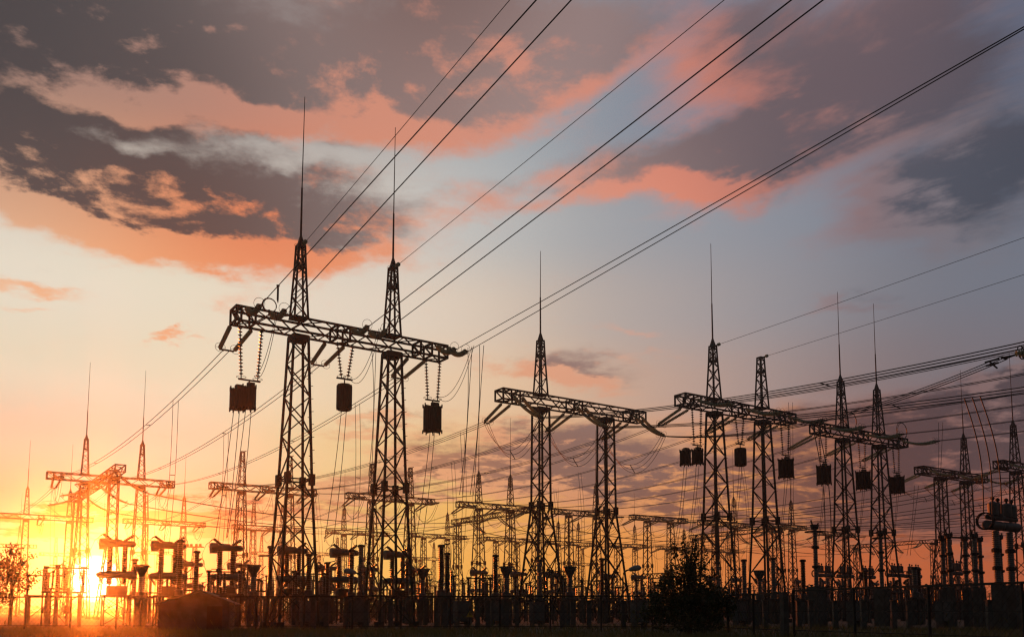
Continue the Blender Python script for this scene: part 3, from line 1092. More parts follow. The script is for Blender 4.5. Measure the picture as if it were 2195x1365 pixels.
def hang_trap(g, px, ytop, wpx, hpx, kind, label, strings, gapm=1.15, drops=2):
    lo, hi = -2.0, g.L + 2
    for _ in range(50):
        md = (lo + hi) / 2
        if project(g.p0 + g.e * md)[0] < px:
            lo = md
        else:
            hi = md
    top = g.pt(lo, 0.0)
    D = top.y
    top.z = CAM_Z + D * (HORIZON - ytop) / F_PX
    w, h = wpx * D / F_PX, hpx * D / F_PX
    o = thing('line_trap', label, 'line trap', top, T_ANG, TRAPG)
    for nm, m, mat in line_trap(kind, w, h):
        m.build(nm, mat, o)
    # its two suspension strings
    zj = (BEAM_Z - top.z)
    if strings:
        s = thing('suspension_string', strings, 'insulator', top + UP * zj, T_ANG, 'suspension strings holding the traps')
        half = gapm / 2
        for sg in (-1, 1):
            a, b = Vector((sg * half, 0, 0)), Vector((sg * (half - .18 if kind != 'drum' else .22), 0, -zj + .42))
            MB().fins(a.lerp(b, .05), a.lerp(b, .94), .035, .15, .21, 10).build('disc_string', M_PORC, s)
            MB().circle(b + UP * .12, (1, 0, 0), (0, 1, 0), .3, .015, 16, 5).build('arcing_ring', M_STEEL, s)
            MB().bar(a, a.lerp(b, .06), .05).build('link', M_STEEL, s)
            MB().bar(a.lerp(b, .93), b, .05).build('link', M_STEEL, s)
        MB().bar((-half, 0, -zj + .40), (half, 0, -zj + .40), .09).bar((0, 0, -zj + .4), (0, 0, -zj), .06).build('yoke', M_STEEL, s)
    # wires dropping from it to the yard
    if drops:
        base = top - UP * h
        paths = []
        for k in range(drops):
            q0 = base + TD * ((k - .5) * .35)
            q1 = q0 - UD * (1.0 + .6 * k) + UP * (5.6 - base.z) - TD * (.6 - .5 * k)
            mid = (q0 + q1) / 2 + UD * .35
            paths.append([q0 * (1 - f) ** 2 + mid * (2 * f * (1 - f)) + q1 * f * f for f in [j / 12 for j in range(13)]])
        wires('dropper', 'wires dropping from under the ' + label, 'power line', paths, .022, 'droppers under the traps')
    return top, w, h


hang_trap(GA, 513, 826, 29, 47, 'open', 'left one of two narrow traps hung close together', None)
t1 = hang_trap(GA, 538, 821, 28, 50, 'open', 'right one of two narrow traps hung close together', 'long brown strings holding two narrow traps, left end of nearest gantry', 1.4)
hang_trap(GA, 740, 817, 33, 56, 'drum', 'smooth drum trap between the two nearest towers', 'long brown strings holding the smooth drum trap of nearest gantry')
hang_trap(GA, 928, 864, 39, 58, 'box', 'big ribbed trap at right end of nearest gantry', 'long brown strings holding the big ribbed trap of nearest gantry')
hang_trap(GC, 1467, 963, 22, 31, 'open', 'left one of two small traps on the four-trap gantry', None)
hang_trap(GC, 1493, 961, 23, 31, 'open', 'right one of two small traps on the four-trap gantry', 'strings holding two small traps, left end of four-trap gantry')
hang_trap(GC, 1585, 958, 25, 38, 'drum', 'smooth drum trap on the four-trap gantry', 'strings holding the smooth drum trap of four-trap gantry')
hang_trap(GC, 1682, 982, 32, 40, 'box', 'square-looking trap, right end of four-trap gantry', 'strings holding the square-looking trap, right end of four-trap gantry')
hang_trap(GD, 1763, 996, 30, 40, 'box', 'leftmost of three traps on right trap gantry', 'strings holding the leftmost trap of right trap gantry')
hang_trap(GD, 1847, 1009, 30, 38, 'box', 'middle of three traps on right trap gantry', 'strings holding the middle trap of right trap gantry')
hang_trap(GD, 1920, 1020, 29, 36, 'box', 'rightmost of three traps on right trap gantry', 'strings holding the rightmost trap of right trap gantry')
# slack wires from the line strings of the nearest gantry to its traps
for (px0, y0), (px1, y1), sg, lb in (((592, 672), (545, 806), .9, 'left'), ((812, 705), (750, 812), 1.0, 'middle'), ((1012, 742), (936, 848), 1.2, 'right')):
    dd = GA.pt(GA.ph[PHN.index(lb)], 1).y
    a = at_y(px0, y0, dd - 2.5)
    b = at_y(px1, y1, dd + .5)
    wires('jumper_loop', f'slack pair of wires from line string to {lb} trap of nearest gantry', 'jumper cable',
          [curve(a + UD * (.25 * k), b, sg + .5 * k, 16) for k in (0, 1)], .018, GJP)
# hoops on the beams of the gantries A and D
for g, x, rr, lb in ((GA, GA.tx[0] - 2.2, .46, 'on the nearest gantry beam left of its left tower'), (GD, GD.tx[0] + .6, .95, 'on right trap gantry, beside its left rod tower'),
                     (GD, GD.L * .93, .95, 'on right trap gantry near its right end')):
    o = thing('wire_hoop', f'dark round wire hoop standing {lb}', 'wire hoop', g.pt(x, 1, BEAM_H * .95), 0, 'round wire hoops on beams')
    MB().circle((0, 0, rr * .85), TD, UP, rr, .035, 24, 6).circle((.05, -.08, rr * .8), TD, UP, rr * .93, .03, 24, 6).build('coil', M_WIRE, o)
    MB().bar((0, 0, -.3), (0, 0, .1), .1).build('bracket', M_STEEL, o)
# the dark plumb weight hanging in mid air from the left line wire
lw = line_to(LINES[0][0], 1150, 0, n=600)
sh = min(lw, key=lambda c: abs(project(c)[0] - 596) if c.y > 5 else 1e9) - UP * .05
o = thing('vibration_damper', 'dark slim weight hanging from an overhead wire above nearest gantry', 'damper', sh)
MB().lathe([(0, 0, .05), (0, 0, -.1), (0, 0, -.75), (0.02, 0, -.95)], [.04, .06, .06, .02], 8).build('weight', M_STEEL, o)
MB().box((0, 0, .06), .16, .1, .1).build('clamp', M_STEEL, o)

# droppers from the conductors to the yard
DROPS = [('A', 'F', 0, .18, 'far left'), ('A', 'F', 1, .30, 'left'), ('A', 'F', 2, .10, 'behind the nearest right tower'), ('B', 'G', 0, .06, 'left of centre gantry'), ('B', 'G', 1, .25, 'behind the centre gantry'),
         ('B', 'G', 2, .35, 'far behind the centre gantry'), ('C', 'H', 0, .12, 'left of the four-trap gantry'), ('C', 'H', 1, .30, 'behind the four-trap gantry'), ('C', 'H', 2, .5, 'far behind the four-trap gantry'),
         ('D', 'I', 0, .10, 'left of the right trap gantry'), ('D', 'I', 1, .25, 'behind the right trap gantry'), ('D', 'I', 2, .4, 'far behind the right trap gantry')]
ALLG = {'A': GA, 'B': GB, 'C': GC, 'D': GD, 'E': GE, **GM}
for ka, kb, i, f, lb in DROPS:
    a, b = ENDS[(ka, i, -1)], ENDS[(kb, i, 1)]
    p = a + (b - a) * f - UP * (4 * 1.6 * f * (1 - f))
    paths = []
    for k in (-.2, .2):
        q = p + TD * k
        e = q + UP * (5.4 - q.z) - TD * .5 + UD * .8
        paths.append([q.lerp(e, j / 12) + UD * (.5 * math.sin(math.pi * j / 12)) for j in range(13)])
    wires('dropper', f'pair of vertical dropper wires, {PHN[i]} phase, {lb}', 'power line', paths, .02, 'vertical droppers to the yard', spacers=1)
# droppers on the thick bundles at right: one triple, one pair
UPPER = curve(ENDS[('B', 2, 1)], hp, 1.6, 40)
for path, lo_, lb, nw, r_ in ((LOWER, 2098, 'thick triple droppers curving down at right from the lower bundle', 3, .034), (UPPER, 1742, 'thick twin droppers curving down left of the right trap gantry', 2, .036)):
    k0 = min(range(len(path)), key=lambda k: abs(project(path[k])[0] - lo_) if path[k].y > 5 else 1e9)
    paths = []
    for k in range(nw):
        p = path[k0] + (path[k0 + 1] - path[k0]).normalized() * (.45 * k)
        e = p + UP * (6.4 - p.z) + UD * .5 + TD * (.45 + .1 * k)
        paths.append([p.lerp(e, j / 16) + UD * (.35 * math.sin(math.pi * j / 16)) for j in range(17)])
    wires('dropper', lb, 'power line', paths, r_, 'vertical droppers to the yard')
# more droppers under the strings of the middle row, and fine ones near the front row
k9 = 0
for key in ('F', 'G', 'H', 'I', 'K', 'L', 'M'):
    g = GM[key]
    for i in range(3):
        side = 1 if (i + k9) % 2 else -1
        k9 += 1
        a = ENDS[(key, i, side)]
        paths = []
        for k in (-.25, .25):
            p = a + TD * k
            e = p + UP * (5.0 - p.z) + UD * (1.2 * side) + TD * .6
            paths.append([p.lerp(e, j / 10) + UD * (.6 * side * math.sin(math.pi * j / 10)) for j in range(11)])
        wires('dropper', f'thin dropper wires under {g.nick}, {PHN[i]} phase', 'power line', paths, .022, 'vertical droppers to the yard', parts=False)
for px0, y0, px1, y1, D, lb in ((1003, 745, 985, 1060, 54, 'long wire falling from the right end of nearest gantry'), (1028, 740, 1008, 1060, 54, 'kinked long wire right of the nearest gantry'), (797, 745, 790, 1020, 58, 'long wire falling left of the nearest right tower'),
                               (2012, 905, 2004, 1140, 80, 'pair of fine wires right of the right trap gantry'), (1690, 862, 1694, 1140, 88, 'fine wire falling beside the blunt peaked tower'), (1960, 1040, 1944, 1190, 86, 'fine wires falling under the rightmost trap')):
    paths = []
    for k in (0, 1):
        p, e = at_y(px0 + 9 * k, y0, D), at_y(px1 + 7 * k, y1, D)
        paths.append([p.lerp(e, j / 10) + TD * (.25 * math.sin(math.pi * j / 10) * (1 - k)) for j in range(11)])
    wires('dropper', lb, 'power line', paths, .02, 'vertical droppers to the yard', spacers=1)

# ------------------------------------------------------------------ yard equipment (x of each thing runs along the rows)
def rise_stand(m, w, d, h, leg=.09):
    c = [Vector((a * w / 2, b * d / 2, 0)) for a, b in ((-1, -1), (1, -1), (1, 1), (-1, 1))]
    for p in c:
        m.bar(p, p + UP * h, leg)
    for k in range(4):
        p, q = c[k], c[(k + 1) % 4]
        n = max(1, round(h / 1.1))
        for j in range(n):
            a, b = (p, q) if (j + k) % 2 else (q, p)
            m.bar(a + UP * (h * j / n), b + UP * (h * (j + 1) / n), leg * .6)
        m.bar(p + UP * h, q + UP * h, leg)
    m.box((0, 0, h + .04), w + .15, d + .15, .08)
    return m


def make_breaker(label, loc):
    o = thing('air_blast_breaker', label, 'breaker', loc, T_ANG, 'tee-headed breakers behind the fence')
    rise_stand(MB(), 1.7, .9, 2.1).build('support_frame', M_STEEL, o)
    b = MB().box((0, 0, 2.5), 1.25, .7, .62)
    bb = b.build('mechanism_box', M_STEEL, o)
    MB().box((.2, -.37, 2.5), .5, .04, .45).build('door', M_STEEL, bb)
    a = MB().lathe([(-1.35, 0, 3.55), (-1.2, 0, 3.55), (-.5, 0, 3.6), (.5, 0, 3.6), (.9, 0, 3.55), (1.3, 0, 3.5)], [.12, .22, .26, .26, .32, .18], 12)
    a.bar((-1.2, 0, 3.5), (-.9, 0, 2.9), .12).bar((1.1, 0, 3.5), (.9, 0, 2.9), .12)
    a.build('lower_arm', M_TANK, o)
    for x in (-.52, .46):
        MB().fins((x, 0, 2.9), (x, 0, 5.55), .17, .25, .16, 12).build('column', M_PORC, o)
    h = MB().lathe([(-1.25, 0, 5.78), (-1.23, 0, 5.78), (-.75, 0, 5.78), (-.73, 0, 5.78), (1.05, 0, 5.78), (1.15, 0, 5.78)], [.2, .36, .36, .25, .23, .15], 14)
    h.box((-1.0, 0, 5.5), .45, .5, .3).box((-.1, 0, 6.02), .6, .2, .12)
    h.build('head', M_TANK, o)
    for s in (-1, 1):
        bu = MB().fins((s * .4, 0, 5.98), (s * .92, 0, 6.36), .09, .15, .11, 10).build('bushing', M_PORC, o)
        MB().bar((s * .9, 0, 6.34), (s * 1.02, 0, 6.43), .16).build('cap', M_STEEL, bu)
        MB().tube([(s * 1.02, 0, 6.42), (s * 1.16, .05, 6.36), (s * 1.3, .08, 6.15), (s * 1.34, .08, 5.85), (s * 1.2, .05, 5.6)], .025, 5).build('lead', M_WIRE, o)
    MB().tube([(-1.02, 0, 6.42), (-1.5, .2, 6.0), (-1.8, .2, 5.2), (-1.6, .2, 4.4), (-1.35, 0, 3.6)], .022, 5).build('lead', M_WIRE, o)
    return o


def make_ct(label, loc, kind=0, h=3.1, mat=None, group='columns on concrete stands'):
    o = thing('current_transformer', label, 'transformer', loc, T_ANG, group)
    p = MB()
    for x in (-.28, .28):
        p.box((x, 0, .95), .28, .34, 1.9)
    p.box((0, 0, 1.97), 1.0, .55, .14)
    p.build('concrete_stand', M_CONC, o)
    MB().lathe([(0, 0, 2.04), (0, 0, 2.06), (0, 0, 2.40), (0, 0, 2.44)], [.2, .30, .30, .22], 12).build('base_tank', M_TANK, o)
    MB().fins((0, 0, 2.42), (0, 0, 2.42 + h), .16, .225, .13, 12).build('column', mat or M_PORC, o)
    z = 2.42 + h
    t = MB().lathe([(0, 0, z), (0, 0, z + .02), (0, 0, z + .16), (0, 0, z + .2)], [.2, .26, .25, .16], 12)
    if kind == 1:
        t.bar((0, 0, z + .15), (.62, 0, z + .28), .08)
    t.build('cap', M_STEEL, o)
    if kind == 2:
        MB().circle((-.35, 0, z - .55), (1, 0, 0), (0, 1, 0), .55, .03, 20, 5).build('grading_ring', M_STEEL, o)
    return o


def make_vt(label, loc):
    o = thing('voltage_transformer', label, 'transformer', loc, T_ANG, 'funnel-headed transformers')
    MB().box((-.25, 0, .9), .26, .32, 1.8).box((.25, 0, .9), .26, .32, 1.8).box((0, 0, 1.86), .95, .55, .12).build('concrete_stand', M_CONC, o)
    MB().lathe([(0, 0, 1.92), (0, 0, 1.94), (0, 0, 2.3), (0, 0, 2.34)], [.2, .33, .33, .2], 12).build('base_tank', M_TANK, o)
    MB().fins((0, 0, 2.32), (0, 0, 3.35), .15, .21, .12, 12).build('column', M_GREYP, o)
    MB().lathe([(0, 0, 3.35), (0, 0, 3.5), (0, 0, 3.86), (0, 0, 4.02), (0, 0, 4.04), (0, 0, 4.14), (0, 0, 4.15)], [.18, .2, .40, .42, .5, .5, .3], 14).build('funnel_head', M_TANK, o)
    return o


def make_tall_post(label, loc, wide=True):
    o = thing('tall_insulator_post', label, 'insulator post', loc, T_ANG, 'tall jointed insulator posts')
    p = MB()
    if wide:
        p.box((0, 0, 1.3), .95, .8, 2.6, .94)
    else:
        p.box((0, 0, 1.3), .42, .42, 2.6, .9)
    p.build('concrete_plinth', M_CONC, o)
    zs = (2.6, 3.9, 5.15, 6.4) if wide else (2.6, 3.7, 4.8, 5.9)
    for k in range(3):
        c = MB().fins((0, 0, zs[k]), (0, 0, zs[k + 1] - .08), .13, .165, .10, 12).build('post_section', M_GREYP, o)
        MB().lathe([(0, 0, zs[k + 1] - .12), (0, 0, zs[k + 1] - .1), (0, 0, zs[k + 1] + .04), (0, 0, zs[k + 1] + .06)], [.16, .24, .24, .15], 12).build('joint', M_STEEL, c)
    z = zs[3]
    MB().box((0, 0, z + .12), .5, .3, .14).bar((-.2, 0, z + .1), (-.35, 0, z + .45), .07).bar((.2, 0, z + .1), (.4, 0, z + .3), .07).build('terminal', M_STEEL, o)
    if wide:
        MB().circle((0, 0, z - .28), (1, 0, 0), (0, 1, 0), .6, .04, 22, 6).bar((-.6, 0, z - .28), (.6, 0, z - .28), .05).build('grading_ring', M_STEEL, o)
    return o


def make_module(label, loc):
    """twin-tank breaker with barrels on top, on two jointed columns"""
    o = thing('module_breaker', label, 'breaker', loc, T_ANG, 'grey twin-tank breakers at right')
    for x in (-.75, .75):
        MB().box((x, 0, 1.25), .55, .6, 2.5, .95).build('concrete_plinth', M_CONC, o)
        c = MB().fins((x, 0, 2.5), (x, 0, 5.5), .17, .21, .11, 12).build('column', M_GREYP, o)
        for z in (3.4, 4.4):
            MB().lathe([(x, 0, z - .1), (x, 0, z - .08), (x, 0, z + .1), (x, 0, z + .12)], [.2, .27, .27, .2], 12).build('joint', M_STEEL, c)
        MB().lathe([(x - .15, 0, 6.35), (x - .15, 0, 6.37), (x - .15, 0, 7.05), (x - .15, 0, 7.15)], [.2, .27, .27, .12], 14).build('barrel', M_TANK, o)
        bk = MB().lathe([(x + .4, .0, 6.3), (x + .4, 0, 6.32), (x + .4, 0, 7.0), (x + .4, 0, 7.1)], [.2, .27, .27, .12], 14).build('barrel', M_TANK, o)
        for xx, zz in ((x - .15, 7.15), (x + .4, 7.1)):
            MB().lathe([(xx, 0, zz - .02), (xx, 0, zz + .08), (xx, 0, zz + .16), (xx, 0, zz + .24), (xx, 0, zz + .3)], [.05, .06, .12, .11, .03], 8).build('knob', M_STEEL, o)
    MB().lathe([(-1.7, 0, 5.8), (-1.68, 0, 5.8), (-.2, 0, 5.8), (0, 0, 5.8), (.2, 0, 5.8), (1.65, 0, 5.8), (1.7, 0, 5.8)], [.2, .27, .27, .22, .27, .27, .2], 14).build('lower_tank', M_TANK, o)
    MB().lathe([(-1.6, 0, 6.25), (-1.58, 0, 6.25), (1.55, 0, 6.25), (1.6, 0, 6.25)], [.1, .15, .15, .1], 12).build('upper_tank', M_TANK, o)
    for x in (-1.72, -1.88):
        MB().circle((x, 0, 6.0), (0, 1, 0), (0, 0, 1), .46, .045, 20, 6).build('grading_ring', M_STEEL, o)
    return o


def make_switch(label, loc, group):
    o = thing('disconnect_switch', label, 'switch', loc, T_ANG, group)
    f = MB()
    for x in (-.9, .9):
        f.box((x, 0, 1.05), .22, .26, 2.1)
    f.bar((-1.25, -.12, 2.18), (1.25, -.12, 2.18), .12).bar((-1.25, .12, 2.18), (1.25, .12, 2.18), .12)
    f.bar((-.9, 0, .5), (.9, 0, 2.1), .06)
    f.build('stand', M_CONC, o)
    for x in (-1.05, 0, 1.05):
        MB().fins((x, 0, 2.24), (x, 0, 3.62), .085, .15, .13, 10).build('post_insulator', M_PORC, o)
    MB().bar((-1.2, 0, 3.68), (1.35, 0, 3.70), .09).box((-1.05, 0, 3.7), .3, .2, .16).box((1.05, 0, 3.72), .3, .2, .16).bar((1.05, 0, 3.7), (1.55, 0, 3.95), .05).build('blade', M_STEEL, o)
    MB().bar((.15, 0, .6), (.15, 0, 2.2), .05).box((.15, -.2, 1.1), .3, .25, .45).build('drive', M_STEEL, o)
    return o


def make_post(label, loc, group):
    o = thing('insulator_post', label, 'insulator post', loc, T_ANG, group)
    MB().box((0, 0, 1.1), .26, .28, 2.2, .9).box((0, 0, 2.24), .5, .4, .08).build('concrete_post', M_CONC, o)
    MB().fins((0, 0, 2.28), (0, 0, 3.9), .1, .17, .13, 10).build('insulator', M_PORC, o)
    MB().box((0, 0, 3.95), .3, .22, .12).bar((-.5, 0, 4.02), (.5, 0, 4.05), .06).build('terminal', M_STEEL, o)
    return o


def make_lattice_stand(label, loc, group):
    o = thing('isolator_stand', label, 'switch', loc, T_ANG, group)
    rise_stand(MB(), 1.1, .7, 2.6, .07).build('lattice_stand', M_STEEL, o)
    for x in (-.45, .45):
        MB().fins((x, 0, 2.66), (x, 0, 3.75), .06, .115, .12, 8).build('post_insulator', M_PORC, o)
    MB().bar((-.5, 0, 3.8), (.35, 0, 4.65), .06).bar((.35, 0, 3.8), (.85, 0, 3.95), .06).box((-.45, 0, 3.82), .22, .16, .14).box((.45, 0, 3.82), .22, .16, .14).build('open_blade', M_STEEL, o)
    MB().bar((.5, -.3, .2), (.5, -.3, 2.6), .04).build('drive_rod', M_STEEL, o)
    return o


def make_thin_pole(label, loc, group):
    o = thing('slim_arrester', label, 'arrester', loc, T_ANG, group)
    MB().bar((0, 0, 0), (0, 0, 2.1), .11).box((0, 0, 2.12), .3, .3, .05).build('steel_post', M_STEEL, o)
    MB().fins((0, 0, 2.15), (0, 0, 4.1), .055, .10, .10, 8).build('insulator', M_PORC, o)
    MB().circle((0, 0, 4.0), (1, 0, 0), (0, 1, 0), .26, .018, 14, 5).bar((-.26, 0, 4.0), (.26, 0, 4.0), .03).bar((0, 0, 4.0), (0, 0, 4.35), .04).build('top_ring', M_STEEL, o)
    return o


def make_rack(label, loc, w=3.0, h=4.4):
    o = thing('small_bus_rack', label, 'bus rack', loc, U_ANG, 'small bus racks among the equipment')
    for x in (0, w):
        m = MB()
        for a, b in ((-1, -1), (1, -1), (1, 1), (-1, 1)):
            m.bar((x + a * .25, b * .25, 0), (x + a * .18, b * .18, h), .07)
        for k in range(7):
            z0, z1 = h * k / 7, h * (k + 1) / 7
            m.bar((x - .22, -.22, z0), (x + .22, -.22, z1), .04).bar((x + .22, .22, z0), (x - .22, .22, z1), .04)
            m.bar((x - .22, .22, z0), (x - .22, -.22, z1), .04)
        m.build('leg', M_STEEL, o)
    m = MB()
    for y in (-.2, .2):
        for z in (0, .5):
            m.bar((-.6, y, h + z), (w + .6, y, h + z), .07)
        for k in range(8):
            xa, xb = -.6 + (w + 1.2) * k / 8, -.6 + (w + 1.2) * (k + 1) / 8
            m.bar((xa, y, h + (.5 if k % 2 else 0)), (xb, y, h + (0 if k % 2 else .5)), .05)
    m.build('truss', M_STEEL, o)
    for x in (.2, w / 2, w - .2):
        MB().fins((x, 0, h - .05), (x, 0, h - .95), .04, .11, .13, 8).build('hanging_insulator', M_PORC, o)
    return o


def make_cabinet(label, loc, rz):
    o = thing('control_cabinet', label, 'cabinet', loc, rz, 'control cabinets near the ground')
    b = MB().box((0, 0, 1.0), .9, .5, 1.2).box((0, 0, 1.63), 1.0, .6, .06).build('body', M_TANK, o)
    d = MB().box((0, -.27, 1.0), .8, .04, 1.05).build('door', M_TANK, b)
    MB().box((.3, -.30, 1.0), .04, .04, .2).build('handle', M_STEEL, d)
    MB().box((-.35, 0, .2), .12, .4, .4).box((.35, 0, .2), .12, .4, .4).bar((-.4, 0, .3), (.4, 0, .3), .08).build('feet', M_CONC, o)
    return o


def ground_at(px, D):
    p = at_y(px, HORIZON, D)
    return Vector((p.x, D, 0))


def place(proto, maker, items, group=None):
    """items: (label, location); the first moves the prototype, the rest copy it"""
    for label, loc in items:
        if proto[0] is None:
            proto[0] = maker(label, loc)
        else:
            dup(proto[0], loc, proto[0].rotation_euler.z, label, group or proto[0]['group'])


# tee-headed breakers: the row behind the nearest gantry
names = ['leftmost', 'second', 'third', 'fourth', 'fifth', 'rightmost']
pb = [None]
for i, px in enumerate((254, 363, 487, 629, 740, 853)):
    lo, hi = 0, 60
    for _ in range(40):
        md = (lo + hi) / 2
        if project(yard(md, -67.5, 5.8))[0] < px:
            lo = md
        else:
            hi = md
    extra = ('in front of the sun', 'right of the sun', 'above the low hut', 'behind the nearest left tower', 'between the two nearest towers', 'behind the nearest right tower')[i]
    place(pb, make_breaker, [(f'{names[i]} tee-headed breaker of the row, {extra}', yard(lo, -67.5))])
# columns on concrete stands
CTS = [(382, 59, 3.15, 0, M_PORC, 'thick dark column right of the sun, beside a tee-headed breaker'), (418, 66, 2.9, 0, M_PORC, 'shorter dark column just left of the low hut top'),
       (577, 63, 3.05, 2, M_PORC, 'thick dark column with thin ring left of the nearest left tower'), (752, 66, 3.0, 0, M_PORC, 'dark column in front of the fifth tee-headed breaker'),
       (772, 66, 3.35, 0, M_GREYP, 'pale ribbed column beside a dark one, left of nearest right tower'), (945, 60, 2.9, 1, M_PORC, 'tall dark finned column with side terminal, left of its twin'),
       (958, 66, 2.75, 0, M_PORC, 'shorter twin of a tall finned column, right of nearest right tower'), (1062, 69, 2.8, 0, M_PORC, 'dark finned column left of the centre gantry, before green cabinet'),
       (1157, 74, 2.7, 0, M_GREYP, 'grey ribbed column in front of the rod tower of centre gantry'), (1291, 76, 2.95, 0, M_PORC, 'dark pointed column in front of flat tower of centre gantry'),
       (1540, 72, 2.4, 0, M_GREYP, 'grey column at the right flank of the bushy tree'), (1597, 70, 2.5, 0, M_GREYP, 'thick pale grey column between towers of four-trap gantry'),
       (1660, 72, 2.75, 0, M_GREYP, 'grey column with dark band right of blunt peaked tower'), (1724, 72, 2.6, 0, M_PORC, 'slim dark column left of the tall jointed post'),
       (1858, 80, 2.1, 1, M_PORC, 'short dark column between towers of right trap gantry'), (1964, 66, 1.7, 0, M_GREYP, 'short pale column standing alone right of right trap gantry'),
       (1972, 70, 1.8, 0, M_PORC, 'short dark column just right of the lone pale column'), (1490, 84, 2.8, 0, M_PORC, 'dark column half hidden by the bushy tree'), (700, 74, 2.5, 1, M_PORC, 'dark column right of the nearest left tower, with side terminal'),
       (872, 80, 2.9, 0, M_PORC, 'dark column directly right of the nearest right tower'), (660, 60, 2.3, 0, M_PORC, 'dark column between the legs of the nearest left tower'), (285, 64, 2.2, 0, M_PORC, 'dark column just right of the sun disc')]
for px, D, h, kd, mat, lb in CTS:
    make_ct(lb, ground_at(px, D), kd, h, mat)
pv = [None]
place(pv, make_vt, [('funnel-headed transformer left of the centre gantry rod tower', ground_at(1085, 62)), ('funnel-headed transformer between the towers of centre gantry', ground_at(1222, 62)),
                    ('funnel-headed transformer left of the nearest left tower', ground_at(541, 60)), ('dark funnel-headed transformer beside the left breaker group', ground_at(300, 60)),
                    ('funnel-headed transformer behind the nearest right tower', ground_at(905, 66)), ('funnel-headed transformer under the four-trap gantry', ground_at(1630, 68))])
ptw = [None]
place(ptw, lambda l, p: make_tall_post(l, p, True), [('tall jointed post with top ring left of right trap gantry', ground_at(1752, 57)), ('tall jointed post with top ring under right trap gantry', ground_at(1893, 62))])
ptn = [None]
place(ptn, lambda l, p: make_tall_post(l, p, False), [(f'{ORD[i]} slender jointed post from left in the cluster at lower right', ground_at(px, D))
                                                      for i, (px, D) in enumerate(((2027, 60), (2041, 58), (2075, 60), (2096, 58), (2107, 61), (2150, 59)))])
a = ground_at(2027, 60) + UP * 6.05
b = ground_at(2107, 61) + UP * 6.0
tag(MB().bar((0, 0, 0), b - a, .11).bar((b - a) * -.08, (b - a) * .02, .2).build('bus_tube', M_STEEL, None, a), 'straight dark bus tube laid across slender jointed posts at right', 'bus tube')
pm = [None]
place(pm, make_module, [('large grey twin-tank breaker with barrels, cut by right edge', ground_at(2158, 50))])
mods = [(1768, 118), (1815, 121), (1862, 124), (1925, 118), (1962, 121), (2050, 112)]
place(pm, make_module, [(f'{ORD[i]} small distant twin-tank breaker from left, low beyond the fence', ground_at(px, D)) for i, (px, D) in enumerate(mods)], 'small distant twin-tank breakers')

# rows of switches and insulator posts, on the same grid as the gantries
TOWERS = []
for g in [GA, GB, GC, GD, GE, GE2] + list(GM.values()) + [GP, GJ, GO, GZ]:
    for x in g.tx:
        q = g.p0 + g.e * x
        TOWERS.append((q.x, q.y))
ROWS_EQ = [(-58.5, 'a', 'first'), (-61, 's', 'second'), (-64.5, 'p', 'third'), (-70.5, 'l', 'fourth'), (-72.8, 'a', 'fifth'), (-75, 's', 'sixth'), (-78, 'p', 'seventh'), (-81, 'l', 'eighth'), (-83.5, 'a', 'ninth'), (-86, 'p', 'tenth'), (-89.5, 'l', 'eleventh'),
           (-93, 'b', 'twelfth'), (-97, 'a', 'thirteenth'), (-100, 's', 'fourteenth'), (-104, 'l', 'fifteenth'), (-110, 'p', 'sixteenth'), (-117, 's', 'seventeenth'), (-124, 'l', 'eighteenth'), (-141, 's', 'nineteenth'), (-152, 'p', 'twentieth')]
psw, pps, pls, pta = [None], [None], [None], [None]
ROWTOPS = []
taken = [(*ground_at(c[0], c[1]).xy, ) for c in CTS]
for u, kind, rown in ROWS_EQ:
    spots = []
    for k in range(-2, 10):
        for ph in (2.3, 7.8, 13.3, 18.3):
            if kind in 'sbl' and ph > 15:
                continue
            p = yard(15.5 + 20.4 * k + ph + rnd.uniform(-.5, .5), u + rnd.uniform(-.4, .4))
            px = project(p + UP * 3)[0]
            if not -30 < px < 2225 or p.y < 51 or p.y > 185 or (155 < px < 240 and p.y < 130) or (px < 300 and u < -80) or (px < 420 and u < -105):
                continue
            if any((p.x - x) ** 2 + (p.y - y_) ** 2 < 4.0 for x, y_ in TOWERS) or any((p.x - x) ** 2 + (p.y - y_) ** 2 < 2.6 for x, y_ in taken):
                continue
            spots.append((px, p))
    spots.sort(key=lambda s: s[0])
    ROWTOPS.append((rown, kind, [p for _, p in spots]))
    for i, (px, p) in enumerate(spots):
        if kind == 's':
            place(psw, lambda l, q: make_switch(l, q, 'disconnect switches in rows behind the fence'),
                  [(f'{ORD[i]} disconnect switch from left in the {rown} equipment row', p)])
        elif kind == 'l':
            place(pls, lambda l, q: make_lattice_stand(l, q, 'open isolators on lattice stands'), [(f'{ORD[i]} open isolator on lattice stand from left in the {rown} equipment row', p)])
        elif kind == 'a':
            place(pta, lambda l, q: make_thin_pole(l, q, 'slim ringed arresters in rows'), [(f'{ORD[i]} slim ringed arrester from left in the {rown} equipment row', p)])
        elif kind == 'p':
            place(pps, lambda l, q: make_post(l, q, 'insulator posts in rows behind the fence'),
                  [(f'{ORD[i]} insulator post from left in the {rown} equipment row', p)])
        else:
            place(pb, make_breaker, [(f'{ORD[i]} tee-headed breaker from left in the {rown} equipment row', p)], 'tee-headed breakers further back')
